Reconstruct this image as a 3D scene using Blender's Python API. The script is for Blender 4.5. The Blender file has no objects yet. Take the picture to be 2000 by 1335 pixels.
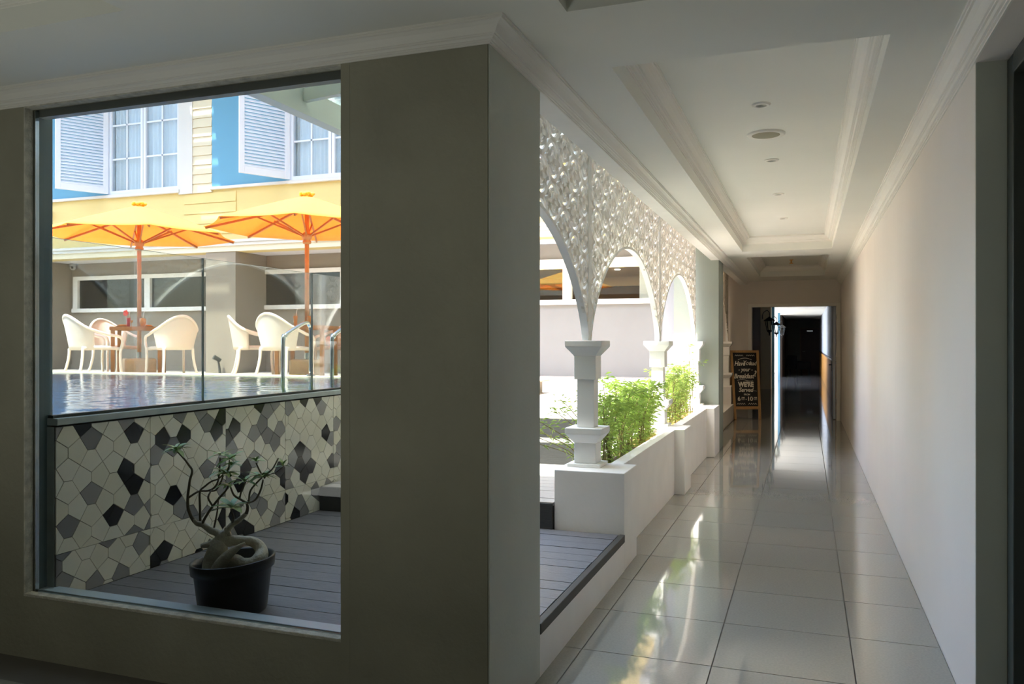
import bpy, math, random
from math import sin, cos, pi, radians, sqrt, atan2
from mathutils import Vector, Matrix
random.seed(7)
SC = bpy.context.scene
COL = SC.collection

# ------------------------------------------------------------------ camera, world, sun, fill lights, exposure
cam_d = bpy.data.cameras.new('camera')
cam = bpy.data.objects.new('camera', cam_d); COL.objects.link(cam)
EYE = 1.48
FPX = 1580.0
PSI = math.atan(575 / FPX)
cam.location = (0, 0, EYE)
cam.rotation_euler = (pi / 2, 0, PSI)
cam_d.sensor_width = 36.0
cam_d.lens = 36.0 * FPX / 2000.0
cam_d.clip_end = 300
SC.camera = cam

SUN_T = Vector((0.11, 0.36, -1.0)).normalized()      # the way the sunlight travels
wd = bpy.data.worlds.new('world'); SC.world = wd; wd.use_nodes = True
_nt = wd.node_tree
_bg = _nt.nodes['Background']
_sky = _nt.nodes.new('ShaderNodeTexSky')
_sky.sky_type = 'NISHITA'; _sky.sun_disc = False
_sky.sun_elevation = math.asin(-SUN_T.z)
_sky.sun_rotation = atan2(-SUN_T.x, -SUN_T.y)
_sky.air_density = 1.0; _sky.dust_density = 2.5; _sky.ozone_density = 1.0
_nt.links.new(_sky.outputs[0], _bg.inputs[0])
_bg.inputs[1].default_value = 0.20
sun_d = bpy.data.lights.new('sun', 'SUN'); sun_d.energy = 3.1; sun_d.angle = radians(0.6); sun_d.color = (1.0, 0.95, 0.87)
sun = bpy.data.objects.new('sun', sun_d); COL.objects.link(sun)
sun.rotation_euler = SUN_T.to_track_quat('-Z', 'Y').to_euler(); sun.location = (-6, -8, 20)

def area(name, loc, rot, sx, sy, e, color):
    d = bpy.data.lights.new(name, 'AREA'); d.shape = 'RECTANGLE'; d.size = sx; d.size_y = sy; d.energy = e; d.color = color
    o = bpy.data.objects.new(name, d); COL.objects.link(o); o.location = loc; o.rotation_euler = rot
    return o
# unseen fill lights added to brighten the lobby and the far alcove
area('lobby_fill', (-2.4, -2.2, 2.62), (0, 0, 0), 2.4, 1.6, 2.1, (0.96, 0.98, 0.9))
area('alcove_fill', (-1.60, 14.3, 2.79), (0, 0, 0), .12, 1.2, 1.6, (1.0, 0.82, 0.62))  # added warm fill for the dark alcove end
area('lobby_up_fill', (-2.6, .3, .4), (pi, 0, 0), 1.6, 1.0, 2.7, (0.97, 1.0, 0.93))  # added upward fill for the lobby ceiling

SC.view_settings.view_transform = 'Standard'
SC.view_settings.look = 'None'
SC.view_settings.exposure = 3.05
SC.view_settings.gamma = 1.0
SC.view_settings.use_curve_mapping = False
try:
    SC.cycles.max_bounces = 14; SC.cycles.diffuse_bounces = 7; SC.cycles.glossy_bounces = 6
    SC.cycles.transparent_max_bounces = 24; SC.cycles.transmission_bounces = 8
    SC.cycles.use_denoising = True
    SC.cycles.sample_clamp_indirect = 6.0
except Exception:
    pass

# ------------------------------------------------------------------ view rays (measuring only)
FW = Vector((-sin(PSI), cos(PSI), 0)); RT = Vector((cos(PSI), sin(PSI), 0)); UP = Vector((0, 0, 1))
EYEV = Vector((0, 0, EYE))
def at(u, v, d):
    return EYEV + d * (FW + RT * ((u - 1000) / FPX) + UP * ((667.5 - v) / FPX))

# ------------------------------------------------------------------ materials
def s2l(c):
    c = c / 255.0
    return c / 12.92 if c <= 0.04045 else ((c + 0.055) / 1.055) ** 2.4
def rgb(r, g, b): return (s2l(r), s2l(g), s2l(b), 1.0)

def mat(name, col, rough=0.6, var=0.06, vscale=6.0, bump=0.0, bscale=60.0, metal=0.0, spec=0.5, coat=0.0, stretch=None, trans=0.0, sub=0.0, wave=None, emit=None):
    m = bpy.data.materials.new(name); m.use_nodes = True
    nt = m.node_tree; N = nt.nodes; L = nt.links
    b = N['Principled BSDF']
    b.inputs['Roughness'].default_value = rough
    b.inputs['Metallic'].default_value = metal
    b.inputs['Specular IOR Level'].default_value = spec
    b.inputs['Coat Weight'].default_value = coat
    if trans: b.inputs['Transmission Weight'].default_value = trans
    tc = N.new('ShaderNodeTexCoord')
    mp = N.new('ShaderNodeMapping'); L.new(tc.outputs['Object'], mp.inputs[0])
    if stretch: mp.inputs['Scale'].default_value = stretch
    if var > 0:
        n = N.new('ShaderNodeTexNoise'); n.inputs['Scale'].default_value = vscale; n.inputs['Detail'].default_value = 6
        L.new(mp.outputs[0], n.inputs['Vector'])
        r = N.new('ShaderNodeValToRGB')
        r.color_ramp.elements[0].position = 0.3; r.color_ramp.elements[1].position = 0.7
        r.color_ramp.elements[0].color = tuple(max(0, c * (1 - var)) for c in col[:3]) + (1,)
        r.color_ramp.elements[1].color = tuple(min(1, c * (1 + var)) for c in col[:3]) + (1,)
        L.new(n.outputs['Fac'], r.inputs[0]); L.new(r.outputs[0], b.inputs['Base Color'])
    else:
        b.inputs['Base Color'].default_value = col
    src = None
    if wave:
        w = N.new('ShaderNodeTexWave'); w.wave_type = 'BANDS'; w.bands_direction = wave[0]
        w.inputs['Scale'].default_value = wave[1]; w.inputs['Distortion'].default_value = wave[2]
        L.new(tc.outputs['Object'], w.inputs['Vector']); src = w.outputs['Fac']; bump = wave[3]
    elif bump > 0:
        n2 = N.new('ShaderNodeTexNoise'); n2.inputs['Scale'].default_value = bscale; n2.inputs['Detail'].default_value = 4
        L.new(mp.outputs[0], n2.inputs['Vector']); src = n2.outputs['Fac']
    if src is not None:
        bp = N.new('ShaderNodeBump'); bp.inputs['Strength'].default_value = bump; bp.inputs['Distance'].default_value = 0.01
        L.new(src, bp.inputs['Height']); L.new(bp.outputs[0], b.inputs['Normal'])
    if emit:
        b.inputs['Emission Color'].default_value = emit[0]; b.inputs['Emission Strength'].default_value = emit[1]
    return m

def glass_mat(name, tint=(0.93, 0.97, 0.95, 1), ior=1.5, boost=1.0):
    m = bpy.data.materials.new(name); m.use_nodes = True
    nt = m.node_tree; N = nt.nodes; L = nt.links
    N.remove(N['Principled BSDF']); out = N['Material Output']
    t = N.new('ShaderNodeBsdfTransparent'); t.inputs[0].default_value = tint
    g = N.new('ShaderNodeBsdfGlossy'); g.inputs['Roughness'].default_value = 0.0
    f = N.new('ShaderNodeFresnel'); f.inputs['IOR'].default_value = ior
    k = N.new('ShaderNodeMath'); k.operation = 'MULTIPLY'; k.inputs[1].default_value = boost; k.use_clamp = True
    L.new(f.outputs[0], k.inputs[0])
    ge = N.new('ShaderNodeNewGeometry'); mi = N.new('ShaderNodeMix'); mi.data_type = 'FLOAT'
    mi.inputs[2].default_value = ior; mi.inputs[3].default_value = 1.0 / ior      # same reflectance on both faces
    L.new(ge.outputs['Backfacing'], mi.inputs[0]); L.new(mi.outputs[0], f.inputs['IOR'])
    mx = N.new('ShaderNodeMixShader')
    L.new(k.outputs[0], mx.inputs[0]); L.new(t.outputs[0], mx.inputs[1]); L.new(g.outputs[0], mx.inputs[2])
    L.new(mx.outputs[0], out.inputs[0])
    return m

M = {}
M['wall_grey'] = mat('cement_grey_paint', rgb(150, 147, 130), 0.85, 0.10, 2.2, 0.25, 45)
M['pillar_side'] = mat('smooth_lightened_grey_paint', rgb(196, 199, 188), 0.75, 0.05, 2.0, 0.08, 60)  # lightened to stand in for corridor light on the pillar's side
M['far_pillar'] = mat('grey_green_paint', rgb(150, 157, 146), 0.75, 0.05, 2.0, 0.08, 60)
M['concrete'] = mat('rough_concrete_edge', rgb(190, 186, 172), 0.9, 0.22, 26, 0.6, 90)
M['jamb'] = mat('slate_green_paint', rgb(122, 138, 138), 0.35, 0.05, 4, 0.05, 40)
M['sill'] = mat('pale_aluminium_sill', rgb(190, 205, 210), 0.3, 0.05, 6)
M['wall_warm'] = mat('warm_white_paint', rgb(226, 219, 211), 0.8, 0.025, 1.3, 0.05, 40)
M['ceil'] = mat('ceiling_white_paint', rgb(226, 226, 218), 0.85, 0.02, 1.2)
M['trim'] = mat('plaster_moulding_white', rgb(232, 229, 221), 0.7, 0.02, 3)
M['white'] = mat('white_paint', rgb(238, 237, 232), 0.6, 0.03, 5, 0.05, 30)
M['lattice'] = mat('white_resin_lattice', rgb(240, 236, 228), 0.5, 0.03, 5)
M['planter'] = mat('planter_white_paint', rgb(236, 232, 226), 0.7, 0.03, 4, 0.10, 35)
M['tile'] = mat('polished_grey_tile', rgb(154, 152, 143), 0.06, 0.07, 90, 0.0, 0, spec=0.62, coat=0.35)
M['grout'] = mat('dark_grout', rgb(96, 92, 84), 0.8, 0.05)
M['frame_dark'] = mat('dark_grey_frame', rgb(62, 66, 60), 0.5, 0.04, 5)
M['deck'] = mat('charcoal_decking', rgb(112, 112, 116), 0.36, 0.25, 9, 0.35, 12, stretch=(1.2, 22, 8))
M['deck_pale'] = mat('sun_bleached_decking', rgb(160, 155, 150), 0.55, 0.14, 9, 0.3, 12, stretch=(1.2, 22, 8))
M['riser'] = mat('dark_riser_board', rgb(52, 52, 52), 0.55, 0.12, 8, 0.2, 12, stretch=(1.2, 8, 20))
M['fascia'] = mat('dark_fascia_board', rgb(70, 68, 62), 0.6, 0.1, 8)
M['t_beige'] = mat('beige_mosaic_tile', rgb(243, 237, 214), 0.16, 0.05, 4, spec=0.5)
M['t_beige2'] = mat('cream_mosaic_tile', rgb(248, 243, 224), 0.16, 0.05, 4, spec=0.5)
M['t_grey'] = mat('grey_mosaic_tile', rgb(164, 162, 158), 0.16, 0.06, 4)
M['t_grey2'] = mat('mid_grey_mosaic_tile', rgb(144, 142, 140), 0.16, 0.06, 4)
M['t_black'] = mat('black_mosaic_tile', rgb(36, 36, 38), 0.14, 0.06, 4)
M['coping'] = mat('grey_stone_coping', rgb(186, 194, 188), 0.3, 0.10, 14)
M['pool_blue'] = mat('blue_pool_lining', rgb(76, 148, 182), 0.3, 0.08, 8)
M['glass'] = glass_mat('clear_glass')
M['glass_front'] = glass_mat('faintly_tinted_glass', (0.64, 0.655, 0.65, 1), 1.45, 0.5)
M['glass_bal'] = glass_mat('balustrade_glass', (0.95, 0.98, 0.96, 1), 1.8, 1.4)
M['glass_dark'] = glass_mat('lobby_glazing', (0.30, 0.33, 0.31, 1), 2.4, 1.6)
M['glass_win'] = glass_mat('window_glass', (0.92, 0.96, 0.98, 1), 1.5, 1.4)
M['glass_shop'] = glass_mat('tinted_shop_glass', (0.50, 0.52, 0.47, 1), 1.5, 1.0)
M['glass_edge'] = mat('green_glass_edge', rgb(150, 164, 156), 0.2, 0.0)
M['yellow'] = mat('butter_yellow_paint', rgb(218, 196, 132), 0.8, 0.03, 2)
M['cream'] = mat('cream_paint', rgb(216, 206, 178), 0.8, 0.02, 2)
M['white_ext'] = mat('exterior_white_paint', rgb(176, 174, 169), 0.75, 0.02, 2)
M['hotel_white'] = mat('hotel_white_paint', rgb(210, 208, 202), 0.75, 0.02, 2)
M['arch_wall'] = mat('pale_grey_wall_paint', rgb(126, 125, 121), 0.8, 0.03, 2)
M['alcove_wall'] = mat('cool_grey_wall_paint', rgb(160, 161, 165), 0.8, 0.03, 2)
M['blue'] = mat('sky_blue_paint', rgb(100, 156, 184), 0.75, 0.03, 2)
M['shutter'] = mat('white_shutter_paint', rgb(218, 223, 231), 0.55, 0.02, 4)
M['curtain'] = mat('pale_curtain_cloth', rgb(192, 195, 194), 0.9, 0.08, 14, stretch=(10, 10, 0.4))
M['taupe'] = mat('taupe_paint', rgb(142, 132, 116), 0.85, 0.04, 2)
M['soffit'] = mat('pale_soffit', rgb(214, 210, 208), 0.85, 0.02, 2)
M['win_frame'] = mat('off_white_window_frame', rgb(236, 232, 224), 0.6, 0.02, 4)
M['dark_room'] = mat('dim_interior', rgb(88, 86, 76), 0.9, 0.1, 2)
M['brown'] = mat('brown_panelling', rgb(92, 74, 60), 0.7, 0.08, 3)
M['canvas'] = mat('yellow_canvas', rgb(255, 228, 112), 0.85, 0.03, 10, 0.08, 220)
M['teak'] = mat('teak_wood', rgb(184, 144, 98), 0.5, 0.14, 6, 0.1, 30, stretch=(14, 14, 1.2))
M['teak_dark'] = mat('weathered_teak', rgb(164, 120, 74), 0.55, 0.16, 6, 0.1, 30, stretch=(14, 14, 1.2))
M['wicker'] = mat('white_wicker', rgb(244, 243, 238), 0.55, 0.03, 20, wave=('DIAGONAL', 90, 1.0, 0.5))
M['wicker_rim'] = mat('white_wicker_binding', rgb(246, 245, 240), 0.5, 0.02, 20, wave=('Z', 120, 0.5, 0.3))
M['conc_block'] = mat('concrete_block', rgb(196, 180, 152), 0.9, 0.12, 14, 0.3, 60)
M['steel'] = mat('stainless_steel', rgb(196, 206, 208), 0.16, 0.02, 5, metal=1.0)
M['canopy_steel'] = mat('pale_green_steel', rgb(204, 214, 204), 0.5, 0.03, 5)
M['towel'] = mat('white_towel', rgb(244, 240, 236), 0.95, 0.03, 20, 0.4, 200)
M['red_juice'] = mat('red_juice', rgb(226, 46, 48), 0.2, 0.03)
M['orange_juice'] = mat('orange_juice', rgb(248, 160, 32), 0.2, 0.04)
M['straw'] = mat('white_straw', rgb(245, 245, 240), 0.4, 0.0)
M['hibiscus'] = mat('red_flower', rgb(240, 84, 70), 0.6, 0.15, 30)
M['plate'] = mat('wooden_plate', rgb(150, 96, 50), 0.5, 0.1)
M['bread'] = mat('golden_pastry', rgb(226, 168, 86), 0.7, 0.2, 30)
M['plastic_black'] = mat('black_plastic', rgb(15, 17, 18), 0.34, 0.06, 8)
M['soil'] = mat('dark_soil', rgb(64, 52, 38), 0.95, 0.3, 30, 0.8, 60)
M['mulch'] = mat('golden_mulch', rgb(206, 176, 118), 0.9, 0.25, 30)
M['bark'] = mat('grey_caudex_bark', rgb(196, 186, 160), 0.6, 0.28, 18, 0.6, 60)
M['twig'] = mat('brown_twig', rgb(104, 92, 70), 0.6, 0.2, 30, 0.3, 80)
M['leaf'] = mat('glossy_leaf', rgb(126, 164, 78), 0.38, 0.25, 30)
M['leaf2'] = mat('young_glossy_leaf', rgb(180, 198, 116), 0.38, 0.2, 30)
M['stem'] = mat('green_stem', rgb(120, 112, 62), 0.7, 0.2, 30)
M['black_metal'] = mat('black_iron', rgb(22, 22, 22), 0.45, 0.05)
M['chalk_black'] = mat('chalkboard_black', rgb(24, 24, 22), 0.75, 0.15, 6)
M['chalk'] = mat('white_chalk', rgb(214, 208, 192), 0.9, 0.06, 60)
M['sign_wood'] = mat('plain_pine', rgb(176, 136, 84), 0.6, 0.14, 6, 0.1, 30, stretch=(14, 14, 1.2))
M['chrome'] = mat('satin_chrome', rgb(200, 200, 196), 0.22, 0.02, metal=1.0)
M['speaker'] = mat('beige_speaker_mesh', rgb(150, 145, 122), 0.7, 0.1, 300)
M['door_brown'] = mat('dark_brown_door', rgb(64, 38, 28), 0.5, 0.15, 6, stretch=(14, 14, 1))
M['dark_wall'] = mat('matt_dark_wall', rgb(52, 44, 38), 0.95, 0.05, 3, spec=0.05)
M['ochre'] = mat('ochre_dado_paint', rgb(214, 150, 66), 0.8, 0.03)
M['blue_wall'] = mat('cool_white_paint', rgb(206, 216, 230), 0.8, 0.02)
M['warm_lamp'] = mat('warm_cove_lamp', rgb(255, 190, 100), 0.6, 0.0, emit=((1.0, 0.62, 0.22, 1), 3.0))
M['spot_lamp'] = mat('downlight_lamp', rgb(255, 230, 190), 0.6, 0.0, emit=((1.0, 0.85, 0.65, 1), 6.0))
M['lens'] = mat('frosted_lens', rgb(150, 150, 142), 0.3, 0.02)
M['dry_leaf'] = mat('yellow_fallen_leaf', rgb(206, 180, 54), 0.6, 0.15, 40)
M['dark_seat'] = mat('dark_upholstery', rgb(34, 34, 36), 0.8, 0.1)

def add_translucent(m, col, fac):
    nt = m.node_tree; N = nt.nodes; L = nt.links
    out = N['Material Output']; b = N['Principled BSDF']
    t = N.new('ShaderNodeBsdfTranslucent'); t.inputs[0].default_value = col
    mx = N.new('ShaderNodeMixShader'); mx.inputs[0].default_value = fac
    L.new(b.outputs[0], mx.inputs[1]); L.new(t.outputs[0], mx.inputs[2]); L.new(mx.outputs[0], out.inputs[0])
add_translucent(M['canvas'], rgb(255, 150, 10), 0.5)
add_translucent(M['lattice'], rgb(240, 236, 228), 0.4)

def leaf_shrub_mat(name, a, b_):
    m = bpy.data.materials.new(name); m.use_nodes = True
    nt = m.node_tree; N = nt.nodes; L = nt.links
    b = N['Principled BSDF']; b.inputs['Roughness'].default_value = 0.5
    geo = N.new('ShaderNodeNewGeometry')
    r = N.new('ShaderNodeValToRGB'); r.color_ramp.elements[0].color = a; r.color_ramp.elements[1].color = b_
    L.new(geo.outputs['Random Per Island'], r.inputs[0]); L.new(r.outputs[0], b.inputs['Base Color'])
    add_translucent(m, tuple(min(1, c * 1.5) for c in b_[:3]) + (1,), 0.35)
    return m
M['shrub_leaf'] = leaf_shrub_mat('narrow_green_leaf', rgb(98, 130, 54), rgb(178, 196, 106))

# water
def water_mat():
    m = bpy.data.materials.new('rippled_water'); m.use_nodes = True
    nt = m.node_tree; N = nt.nodes; L = nt.links
    N.remove(N['Principled BSDF']); out = N['Material Output']
    t = N.new('ShaderNodeBsdfTransparent'); t.inputs[0].default_value = (0.55, 0.78, 0.95, 1)
    g = N.new('ShaderNodeBsdfGlossy'); g.inputs['Roughness'].default_value = 0.03
    f = N.new('ShaderNodeFresnel'); f.inputs['IOR'].default_value = 1.33
    mx = N.new('ShaderNodeMixShader')
    tc = N.new('ShaderNodeTexCoord')
    n = N.new('ShaderNodeTexNoise'); n.inputs['Scale'].default_value = 9.0; n.inputs['Detail'].default_value = 4
    L.new(tc.outputs['Object'], n.inputs['Vector'])
    bp = N.new('ShaderNodeBump'); bp.inputs['Strength'].default_value = 0.12; bp.inputs['Distance'].default_value = 0.02
    L.new(n.outputs['Fac'], bp.inputs['Height'])
    L.new(bp.outputs[0], g.inputs['Normal']); L.new(bp.outputs[0], f.inputs['Normal'])
    L.new(f.outputs[0], mx.inputs[0]); L.new(t.outputs[0], mx.inputs[1]); L.new(g.outputs[0], mx.inputs[2])
    L.new(mx.outputs[0], out.inputs[0])
    return m
M['water'] = water_mat()

def far_floor_mat():
    m = mat('far_polished_floor', rgb(168, 165, 155), 0.07, 0.07, 90, spec=0.62, coat=0.35)
    return m
M['far_floor'] = far_floor_mat()
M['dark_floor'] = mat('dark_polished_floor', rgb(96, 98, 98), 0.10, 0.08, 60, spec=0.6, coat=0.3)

# ------------------------------------------------------------------ mesh helpers
class MB:
    def __init__(s): s.v = []; s.f = []
    def add(s, vs, fs):
        o = len(s.v); s.v += [tuple(p) for p in vs]; s.f += [tuple(i + o for i in f) for f in fs]; return s
    def box(s, x0, y0, z0, x1, y1, z1):
        return s.add([(x0, y0, z0), (x1, y0, z0), (x1, y1, z0), (x0, y1, z0), (x0, y0, z1), (x1, y0, z1), (x1, y1, z1), (x0, y1, z1)],
                     [(0, 3, 2, 1), (4, 5, 6, 7), (0, 1, 5, 4), (1, 2, 6, 5), (2, 3, 7, 6), (3, 0, 4, 7)])
    def frustum(s, cx, cy, z0, hx0, hy0, z1, hx1, hy1):
        return s.add([(cx - hx0, cy - hy0, z0), (cx + hx0, cy - hy0, z0), (cx + hx0, cy + hy0, z0), (cx - hx0, cy + hy0, z0),
                      (cx - hx1, cy - hy1, z1), (cx + hx1, cy - hy1, z1), (cx + hx1, cy + hy1, z1), (cx - hx1, cy + hy1, z1)],
                     [(0, 3, 2, 1), (4, 5, 6, 7), (0, 1, 5, 4), (1, 2, 6, 5), (2, 3, 7, 6), (3, 0, 4, 7)])
    def beam(s, a, b, w, h, up=Vector((0, 0, 1))):
        a = Vector(a); b = Vector(b); d = (b - a).normalized()
        sx = d.cross(up)
        if sx.length < 1e-5: sx = Vector((1, 0, 0))
        sx.normalize(); sz = sx.cross(d)
        vs = []
        for p in (a, b):
            for i, j in ((-1, -1), (1, -1), (1, 1), (-1, 1)): vs.append(p + sx * (i * w / 2) + sz * (j * h / 2))
        return s.add(vs, [(0, 1, 2, 3), (7, 6, 5, 4), (0, 4, 5, 1), (1, 5, 6, 2), (2, 6, 7, 3), (3, 7, 4, 0)])
    def tube(s, pts, rad, n=8, cap=True):
        pts = [Vector(p) for p in pts]
        if not hasattr(rad, '__len__'): rad = [rad] * len(pts)
        vs = []; fs = []
        ref = Vector((0, 0, 1))
        d0 = (pts[1] - pts[0]).normalized()
        if abs(d0.dot(ref)) > 0.9: ref = Vector((1, 0, 0))
        x = d0.cross(ref).normalized()
        for i, p in enumerate(pts):
            if i == 0: d = pts[1] - pts[0]
            elif i == len(pts) - 1: d = pts[-1] - pts[-2]
            else: d = (pts[i + 1] - pts[i]).normalized() + (pts[i] - pts[i - 1]).normalized()
            d = d.normalized()
            x = (x - d * x.dot(d))
            if x.length < 1e-6: x = d.cross(Vector((0.3, 0.5, 0.8)))
            x.normalize(); y = d.cross(x)
            for k in range(n):
                a = 2 * pi * k / n
                vs.append(p + (x * cos(a) + y * sin(a)) * rad[i])
        for i in range(len(pts) - 1):
            for k in range(n):
                k2 = (k + 1) % n
                fs.append((i * n + k, i * n + k2, (i + 1) * n + k2, (i + 1) * n + k))
        if cap:
            fs.append(tuple(range(n - 1, -1, -1))); b = (len(pts) - 1) * n; fs.append(tuple(range(b, b + n)))
        return s.add(vs, fs)
    def lathe(s, prof, n=24, c=(0, 0, 0), shear=None):
        vs = []; fs = []
        for r, z in prof:
            for k in range(n):
                a = 2 * pi * k / n
                x = r * cos(a); y = r * sin(a); zz = z
                vs.append((c[0] + x, c[1] + y, c[2] + zz + (shear(x, y, z) if shear else 0)))
        for i in range(len(prof) - 1):
            for k in range(n):
                k2 = (k + 1) % n
                fs.append((i * n + k, i * n + k2, (i + 1) * n + k2, (i + 1) * n + k))
        return s.add(vs, fs)
    def prism(s, poly, y0, y1, axis='y'):
        """poly: 2-D outline; extruded along axis from y0 to y1"""
        n = len(poly); vs = []
        for t in (y0, y1):
            for p in poly:
                if axis == 'y': vs.append((p[0], t, p[1]))
                elif axis == 'x': vs.append((t, p[0], p[1]))
                else: vs.append((p[0], p[1], t))
        fs = [tuple(range(n)), tuple(range(2 * n - 1, n - 1, -1))]
        for i in range(n):
            j = (i + 1) % n
            fs.append((j, i, i + n, j + n))
        return s.add(vs, fs)
    def grid(s, P, nu, nv, thick=0.0, closed=False):
        vs = [P(i / (nu - 1), j / (nv - 1)) for j in range(nv) for i in range(nu)]
        fs = [(j * nu + i, j * nu + i + 1, (j + 1) * nu + i + 1, (j + 1) * nu + i) for j in range(nv - 1) for i in range(nu - 1)]
        return s.add(vs, fs)
    def sphere(s, c, r, n=10, m=6, sq=(1, 1, 1)):
        prof = []
        vs = []; fs = []
        for j in range(m + 1):
            ph = -pi / 2 + pi * j / m
            for k in range(n):
                a = 2 * pi * k / n
                vs.append((c[0] + r * sq[0] * cos(ph) * cos(a), c[1] + r * sq[1] * cos(ph) * sin(a), c[2] + r * sq[2] * sin(ph)))
        for j in range(m):
            for k in range(n):
                k2 = (k + 1) % n
                fs.append((j * n + k, j * n + k2, (j + 1) * n + k2, (j + 1) * n + k))
        return s.add(vs, fs)
    def mesh(s, name, m, smooth=False):
        me = bpy.data.meshes.new(name); me.from_pydata([tuple(p) for p in s.v], [], s.f); me.update()
        bm_fix(me)
        if m: me.materials.append(M[m] if isinstance(m, str) else m)
        if smooth:
            for p in me.polygons: p.use_smooth = True
        return me
    def build(s, name, m, parent=None, smooth=False, bevel=0.0, solid=0.0, subd=0, loc=None, smooth_angle=None):
        o = bpy.data.objects.new(name, s.mesh(name, m, smooth)); COL.objects.link(o)
        if parent: o.parent = parent
        if loc: o.location = loc
        if solid:
            k = o.modifiers.new('solid', 'SOLIDIFY'); k.thickness = solid; k.offset = 0
        if bevel:
            k = o.modifiers.new('bevel', 'BEVEL'); k.width = bevel; k.segments = 2; k.limit_method = 'ANGLE'
        if subd:
            k = o.modifiers.new('sub', 'SUBSURF'); k.levels = subd; k.render_levels = subd
        if smooth and smooth_angle:
            k = o.data
        return o

import bmesh
def bm_fix(me):
    b = bmesh.new(); b.from_mesh(me)
    bmesh.ops.recalc_face_normals(b, faces=b.faces[:]); b.to_mesh(me); b.free()

def inst(name, me, parent=None, mw=None, loc=None, rot=None, scale=None):
    o = bpy.data.objects.new(name, me); COL.objects.link(o)
    if parent: o.parent = parent
    if mw is not None: o.matrix_local = mw
    if loc is not None: o.location = loc
    if rot is not None: o.rotation_euler = rot
    if scale is not None: o.scale = scale
    return o
def empty(name, loc=(0, 0, 0), rz=0.0, parent=None, rot=None):
    o = bpy.data.objects.new(name, None); COL.objects.link(o); o.location = loc
    o.rotation_euler = rot if rot else (0, 0, rz)
    o.empty_display_size = 0.1
    if parent: o.parent = parent
    return o
def tag(o, label=None, cat=None, group=None, kind=None):
    if label: o['label'] = label
    if cat: o['category'] = cat
    if group: o['group'] = group
    if kind: o['kind'] = kind
    return o
def thing(name, label, cat, loc=(0, 0, 0), rz=0.0, group=None):
    return tag(empty(name, loc, rz), label, cat, group)
def struct(name, mb, m, parent=None, label=None, cat='structure', **k):
    o = mb.build(name, m, parent, **k)
    if not parent: tag(o, label, cat, None, 'structure')
    else: o['kind'] = 'structure'
    return o
def copy_tree(o, parent=None):
    c = o.copy(); COL.objects.link(c)
    if parent: c.parent = parent; c.matrix_parent_inverse = o.matrix_parent_inverse
    for ch in list(o.children): copy_tree(ch, c)
    return c
def catmull(pts, n=5):
    P = [Vector(p) for p in pts]; out = []
    for i in range(len(P) - 1):
        p0 = P[max(i - 1, 0)]; p1 = P[i]; p2 = P[i + 1]; p3 = P[min(i + 2, len(P) - 1)]
        for k in range(n):
            t = k / n
            out.append(0.5 * ((2 * p1) + (p2 - p0) * t + (2 * p0 - 5 * p1 + 4 * p2 - p3) * t * t + (3 * p1 - p0 - 3 * p2 + p3) * t ** 3))
    out.append(P[-1]); return out
def lerp_list(a, n):
    out = []
    m = len(a)
    for i in range(n):
        t = i / (n - 1) * (m - 1); k = min(int(t), m - 2); f = t - k
        out.append(a[k] * (1 - f) + a[k + 1] * f)
    return out

# ------------------------------------------------------------------ key levels
XW = 0.61          # right wall face
XP = -1.106        # pier / pillar face on the corridor
YW = 2.79          # window wall face
YPB = 3.40         # back of the first pillar
ZC = 2.66          # ceiling
ZB = 2.59          # cornice foot, left
ZD = 0.235         # lower deck
YEND = 16.4        # partition with the open door

# ------------------------------------------------------------------ floor
gx = [-1.017 + .61 * k for k in range(-6, 3)]
gy = [4.39 + .605 * k for k in range(-5, 20)]
fb = MB(); fb.box(-9, -4.2, -0.15, 3.0, 13.0, -0.003); fb.box(-3.2, 13.0, -0.15, 1.0, gy[-1], -0.003)
floor = struct('floor', fb, 'grout', label='polished grey tiled floor of the corridor and lobby', cat='floor')
tile_me = {}
def tile_mesh(w, l):
    k = (round(w, 3), round(l, 3))
    if k not in tile_me:
        g = 0.0022
        b = MB()
        b.add([(g, g, -0.004), (w - g, g, -0.004), (w - g, l - g, -0.004), (g, l - g, -0.004),
               (g + .001, g + .001, 0), (w - g - .001, g + .001, 0), (w - g - .001, l - g - .001, 0), (g + .001, l - g - .001, 0)],
              [(4, 5, 6, 7), (0, 1, 5, 4), (1, 2, 6, 5), (2, 3, 7, 6), (3, 0, 4, 7)])
        tile_me[k] = b.mesh('floor_tile', 'tile')
    return tile_me[k]
for j in range(len(gy) - 1):
    y0, y1 = gy[j], gy[j + 1]
    for i in range(len(gx)):
        x0 = gx[i]; x1 = x0 + .61
        if y0 > YW - .3 and y1 > YW + .1:
            if x0 >= XW: continue
            if x1 < -1.25: continue
        if y0 >= 2.2 and x0 > XW: continue
        cx0 = max(x0, -1.3) if y1 > YW + .1 else x0
        cx1 = min(x1, XW) if y1 > 3.6 else x1
        if cx1 - cx0 < .03: continue
        cy1 = y1
        inst('floor_tile', tile_mesh(cx1 - cx0, cy1 - y0), floor, loc=(cx0, y0, 0))
fs_ = MB(); fs_.box(-3.2, gy[-1], -0.15, 1.0, 20.0, 0.0)
far_floor = struct('floor_slab', fs_, 'far_floor', floor)
lobby_slab = MB(); lobby_slab.box(-9, -4.2, -0.0025, 3.0, gy[0], 0.0)
struct('floor_slab', lobby_slab, 'far_floor', floor)
lb2 = MB(); lb2.box(-9, gy[0], -0.0025, gx[0], YW, 0.0)
struct('floor_slab', lb2, 'far_floor', floor)
fd = MB(); fd.box(-1.42, 20.0, -0.15, 1.0, 44, 0.0)
struct('floor_slab', fd, 'dark_floor', floor)

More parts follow.
